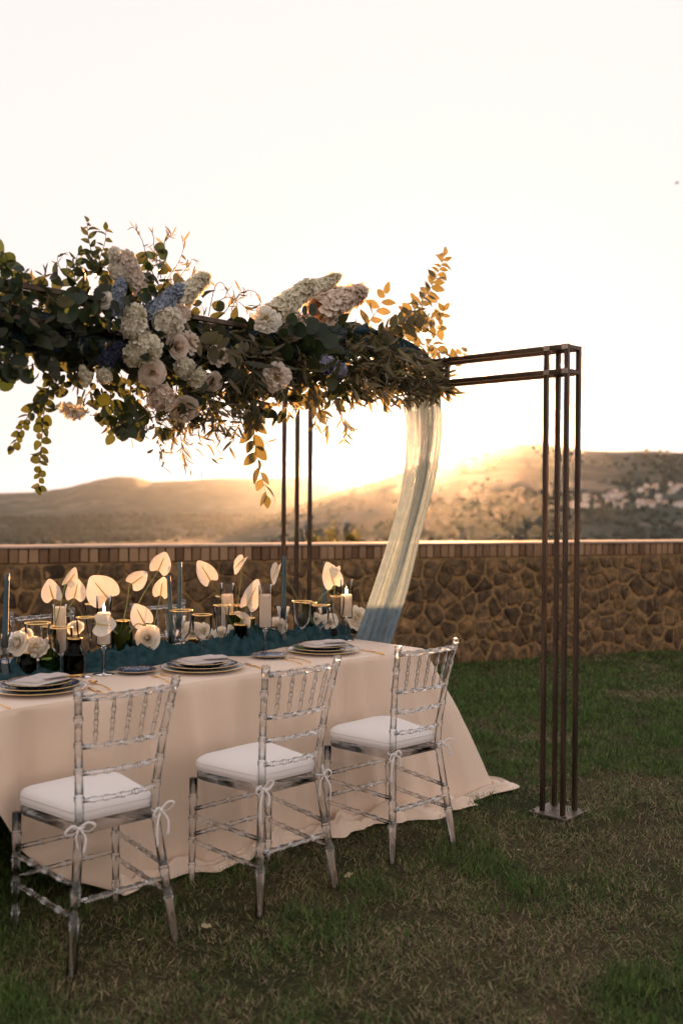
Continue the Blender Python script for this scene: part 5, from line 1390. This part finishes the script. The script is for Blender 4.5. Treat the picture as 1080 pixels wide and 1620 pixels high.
for pxs, n in [([(245,440),(232,405),(225,380),(213,360)],12),([(250,440),(255,400),(262,380),(275,368)],14),([(262,445),(280,420),(290,395),(288,376)],12),([(255,440),(245,400),(243,375),(238,362)],10),([(270,455),(295,425),(305,410),(312,418)],10),([(285,455),(300,440),(310,432)],7)]: wire(pxs, random.uniform(0,.1), 17, n)
for pxs, n in [([(330,500),(340,455),(352,448),(366,475)],3),([(350,500),(375,470),(385,455),(392,470)],6),([(366,490),(380,465),(400,460),(412,470)],6),([(340,480),(360,470),(378,478),(402,500)],8),([(320,520),(345,555),(372,575),(395,590)],3),([(110,440),(96,425),(92,405),(108,400)],6),([(108,445),(112,425),(118,415)],5),([(60,450),(66,440),(74,430)],4),([(40,450),(38,435),(44,425)],3)]: wire(pxs, .08, 19, n)
for pxs, n in [([(500,625),(512,650),(520,670),(515,690)],11),([(520,620),(535,650),(545,670),(558,680)],13),([(530,625),(540,655),(548,675),(545,694)],12),([(495,630),(500,655),(497,680)],8),([(285,680),(288,705),(292,725),(300,744)],12),([(255,670),(250,695),(256,715),(258,738)],3),([(385,640),(378,670),(370,690),(362,708)],10),([(272,660),(276,680),(272,700)],8),([(335,630),(322,655),(318,672)],9),([(610,610),(608,635),(612,645)],5),([(560,610),(556,632)],5)]: wire(pxs, .10, 21, n, .5)
leaf_batch(items, 'foliage', M['foliage']); leaf_batch(olive, 'olive_foliage', M['foliage_olive'])
tag(twigs.build('twigs', M['twig'], gar), kind='stuff')
for (x, y) in [(246,690),(249,700),(255,704),(259,712),(253,716),(256,724),(259,733),(257,737)]:
    b = MB(); b.add(*lathe_vf([(.0005,-.006),(.004,-.003),(.0045,.001),(.0025,.005),(.0005,.007)], 8)); b.build('seed_pod', M['spadix'], gar, True, Matrix.Translation(gp(x, y, .10)))

# ------------------------------------------------------------------ grass, fallen petals, bird
def grass_field():
    n_main, n_out = 760000, 60000
    t = rng.random(n_main); y = 2.0+(10.9-2.0)*t**1.35; x = rng.uniform(-1, 1, n_main)*(.42*y+.35)
    xo = rng.uniform(-9, 9, n_out); yo = rng.uniform(-3, 11, n_out); x = np.concatenate([x, xo]); y = np.concatenate([y, yo])
    sd_ = (x-WB.x)*WN.x+(y-WB.y)*WN.y; k = sd_ > .015; x, y = x[k], y[k]
    cl = fbm(x*6+3, y*6+9, 3); k = rng.random(len(x)) < np.clip((cl-.25)*2.6, .15, 1); x, y = x[k], y[k]; n = len(x)
    z = lawn_z(x, y)-.002
    patch = fbm(x*.75+31, y*.75+12, 4); fine = fbm(x*3.1+7, y*3.1+2, 3)
    green = np.clip((patch-.46)*4.5 + (fine-.5)*2.2 + np.clip((y-4.45-.25*x)*1.2, -.55, .95) + .30, 0, 1)
    green *= 1-.35*np.clip((y-7)/2, 0, 1)*(fine > .5)
    isg = rng.random(n) < .12+.80*green
    L = np.where(isg, rng.uniform(.018,.045,n), rng.uniform(.015,.040,n))*(.75+.7*fine)*np.where((fine > .58) & isg, 1.12, 1)
    far = np.clip(y/4.5, 1, 2.2); W = rng.uniform(.0009,.0020,n)*far
    az = rng.uniform(0, 2*PI, n); lean = np.where(isg, rng.uniform(.3,1.25,n), rng.uniform(.8,1.55,n))
    dx, dy = np.cos(az), np.sin(az); sx, sy = -dy, dx
    tw = rng.uniform(-.8,.8,n); wx = sx*np.cos(tw)+dx*np.sin(tw); wy = sy*np.cos(tw)+dy*np.sin(tw)
    P0 = np.stack([x, y, z], 1); Wv = np.stack([wx, wy, np.zeros(n)], 1)*W[:,None]
    l1 = lean*.8; l2 = lean*1.12
    P1 = P0+np.stack([dx*np.sin(l1), dy*np.sin(l1), np.cos(l1)], 1)*(L*.55)[:,None]
    P2 = P1+np.stack([dx*np.sin(l2), dy*np.sin(l2), np.maximum(np.cos(l2), -.25)], 1)*(L*.5)[:,None]
    V = np.stack([P0-Wv, P0+Wv, P1+Wv*.8, P1-Wv*.8, P2], 1).reshape(-1, 3)
    b5 = np.arange(n)*5
    me = bpy.data.meshes.new('grass'); me.vertices.add(n*5); me.vertices.foreach_set('co', V.astype(np.float32).ravel())
    quads = np.stack([b5, b5+1, b5+2, b5+3, b5+3, b5+2, b5+4], 1).ravel()
    me.loops.add(n*7); me.loops.foreach_set('vertex_index', quads.astype(np.int32))
    ls = np.stack([np.arange(n)*7, np.arange(n)*7+4], 1).ravel(); me.polygons.add(n*2); me.polygons.foreach_set('loop_start', ls.astype(np.int32))
    gcol = np.array([[.036,.080,.014],[.074,.145,.026],[.135,.195,.052]]); dcol = np.array([[.165,.135,.068],[.36,.295,.165],[.075,.062,.032]])
    idx = rng.integers(0, 3, n); col = np.where(isg[:,None], gcol[idx], dcol[idx])*rng.uniform(.7,1.25,(n,1))
    ca = me.color_attributes.new('blade', 'FLOAT_COLOR', 'POINT'); c = np.concatenate([np.repeat(col, 5, 0), np.ones((n*5,1))], 1); ca.data.foreach_set('color', c.astype(np.float32).ravel())
    me.update(); me.validate()
    nt = NT('grass_blades'); at_ = nt.n('ShaderNodeVertexColor', _layer_name='blade'); p = nt.n('ShaderNodeBsdfPrincipled', Roughness=.6); nt.link(at_.outputs[0], p.inputs['Base Color']); p.inputs['Specular IOR Level'].default_value = .25
    nz = noise(nt, coord(nt), 8, 2); mx = nt.n('ShaderNodeMix', _data_type='RGBA', _blend_type='MULTIPLY'); mx.inputs[0].default_value = 1; nt.link(at_.outputs[0], mx.inputs[6]); nt.link(ramp(nt, nz, [(.3,(.8,.8,.8)),(.7,(1.15,1.1,1.05))]), mx.inputs[7]); nt.link(mx.outputs[2], p.inputs['Base Color'])
    tr = nt.n('ShaderNodeBsdfTranslucent'); nt.link(mx.outputs[2], tr.inputs[0]); ms = nt.n('ShaderNodeMixShader', i0=.25); nt.link(p.outputs[0], ms.inputs[1]); nt.link(tr.outputs[0], ms.inputs[2]); nt.link(ms.outputs[0], nt.out.inputs[0])
    return obj('grass', me, nt.m)
tag(grass_field(), 'short patchy lawn grass, part green and part dry straw', 'grass', kind='stuff')
random.seed(3)
for (px, py, s, lab, mt) in [(551,1381,.016,'pale fallen petal on the grass behind the middle chair','white_petal'),(326,1459,.013,'small pale petal on dark grass under the middle chair','white_petal'),(432,1561,.013,'curled straw coloured leaf on the dry grass','leaf_bronze'),(222+540//1000,1480,.008,'tiny pale petal on the shaded grass','white_petal'),(820,1340,.009,'tiny pale fleck on the lawn near the base plate','white_petal')]:
    p = on_z(px, py, .03); p.z = float(lawn_z(p.x, p.y))+.022
    V = []; F = []; n = 14
    V.append((0,0,.2))
    for k in range(n): a = 2*PI*k/n; r = 1+random.uniform(-.22,.22); V.append((1.5*r*math.cos(a), r*math.sin(a), random.uniform(-.1,.35)))
    F = [(0, 1+k, 1+(k+1) % n) for k in range(n)]
    tag(obj('fallen_petal', mesh('fallen_petal', V, F), M[mt], None, Matrix.Translation(p) @ Euler((.15,.1,random.random()*6)).to_matrix().to_4x4() @ Matrix.Scale(s, 4)), lab, 'petal')
p = on_y(1070, 290, 45); t = thing('bird', 'tiny dark bird gliding in the pale sky', 'bird', p)
M['feather'] = mat_basic('dark_feathers', (.02,.018,.016), (.05,.045,.04), .8, 30, .1)
b = MB(); b.add(*tube_vf([(-.11,0,0),(-.07,0,.005),(0,0,.01),(.06,0,.01),(.09,0,.008)], [.006,.022,.03,.02,.004], 8)); b.build('body', M['feather'], t)
for s in (-1,1):
    b = MB(); b.add([(-.05,0,.02),(.04,0,.02),(.03,s*.12,.05),(-.03,s*.12,.05),(-.05,s*.24,.02),(-.05,0,.028),(.04,0,.028),(.03,s*.12,.056),(-.03,s*.12,.056),(-.05,s*.24,.024)], [(0,1,2,3),(3,2,4),(5,8,7,6),(8,9,7),(1,6,7,2),(2,7,9,4),(0,3,8,5),(3,4,9,8)]); b.build('wing', M['feather'], t, False)
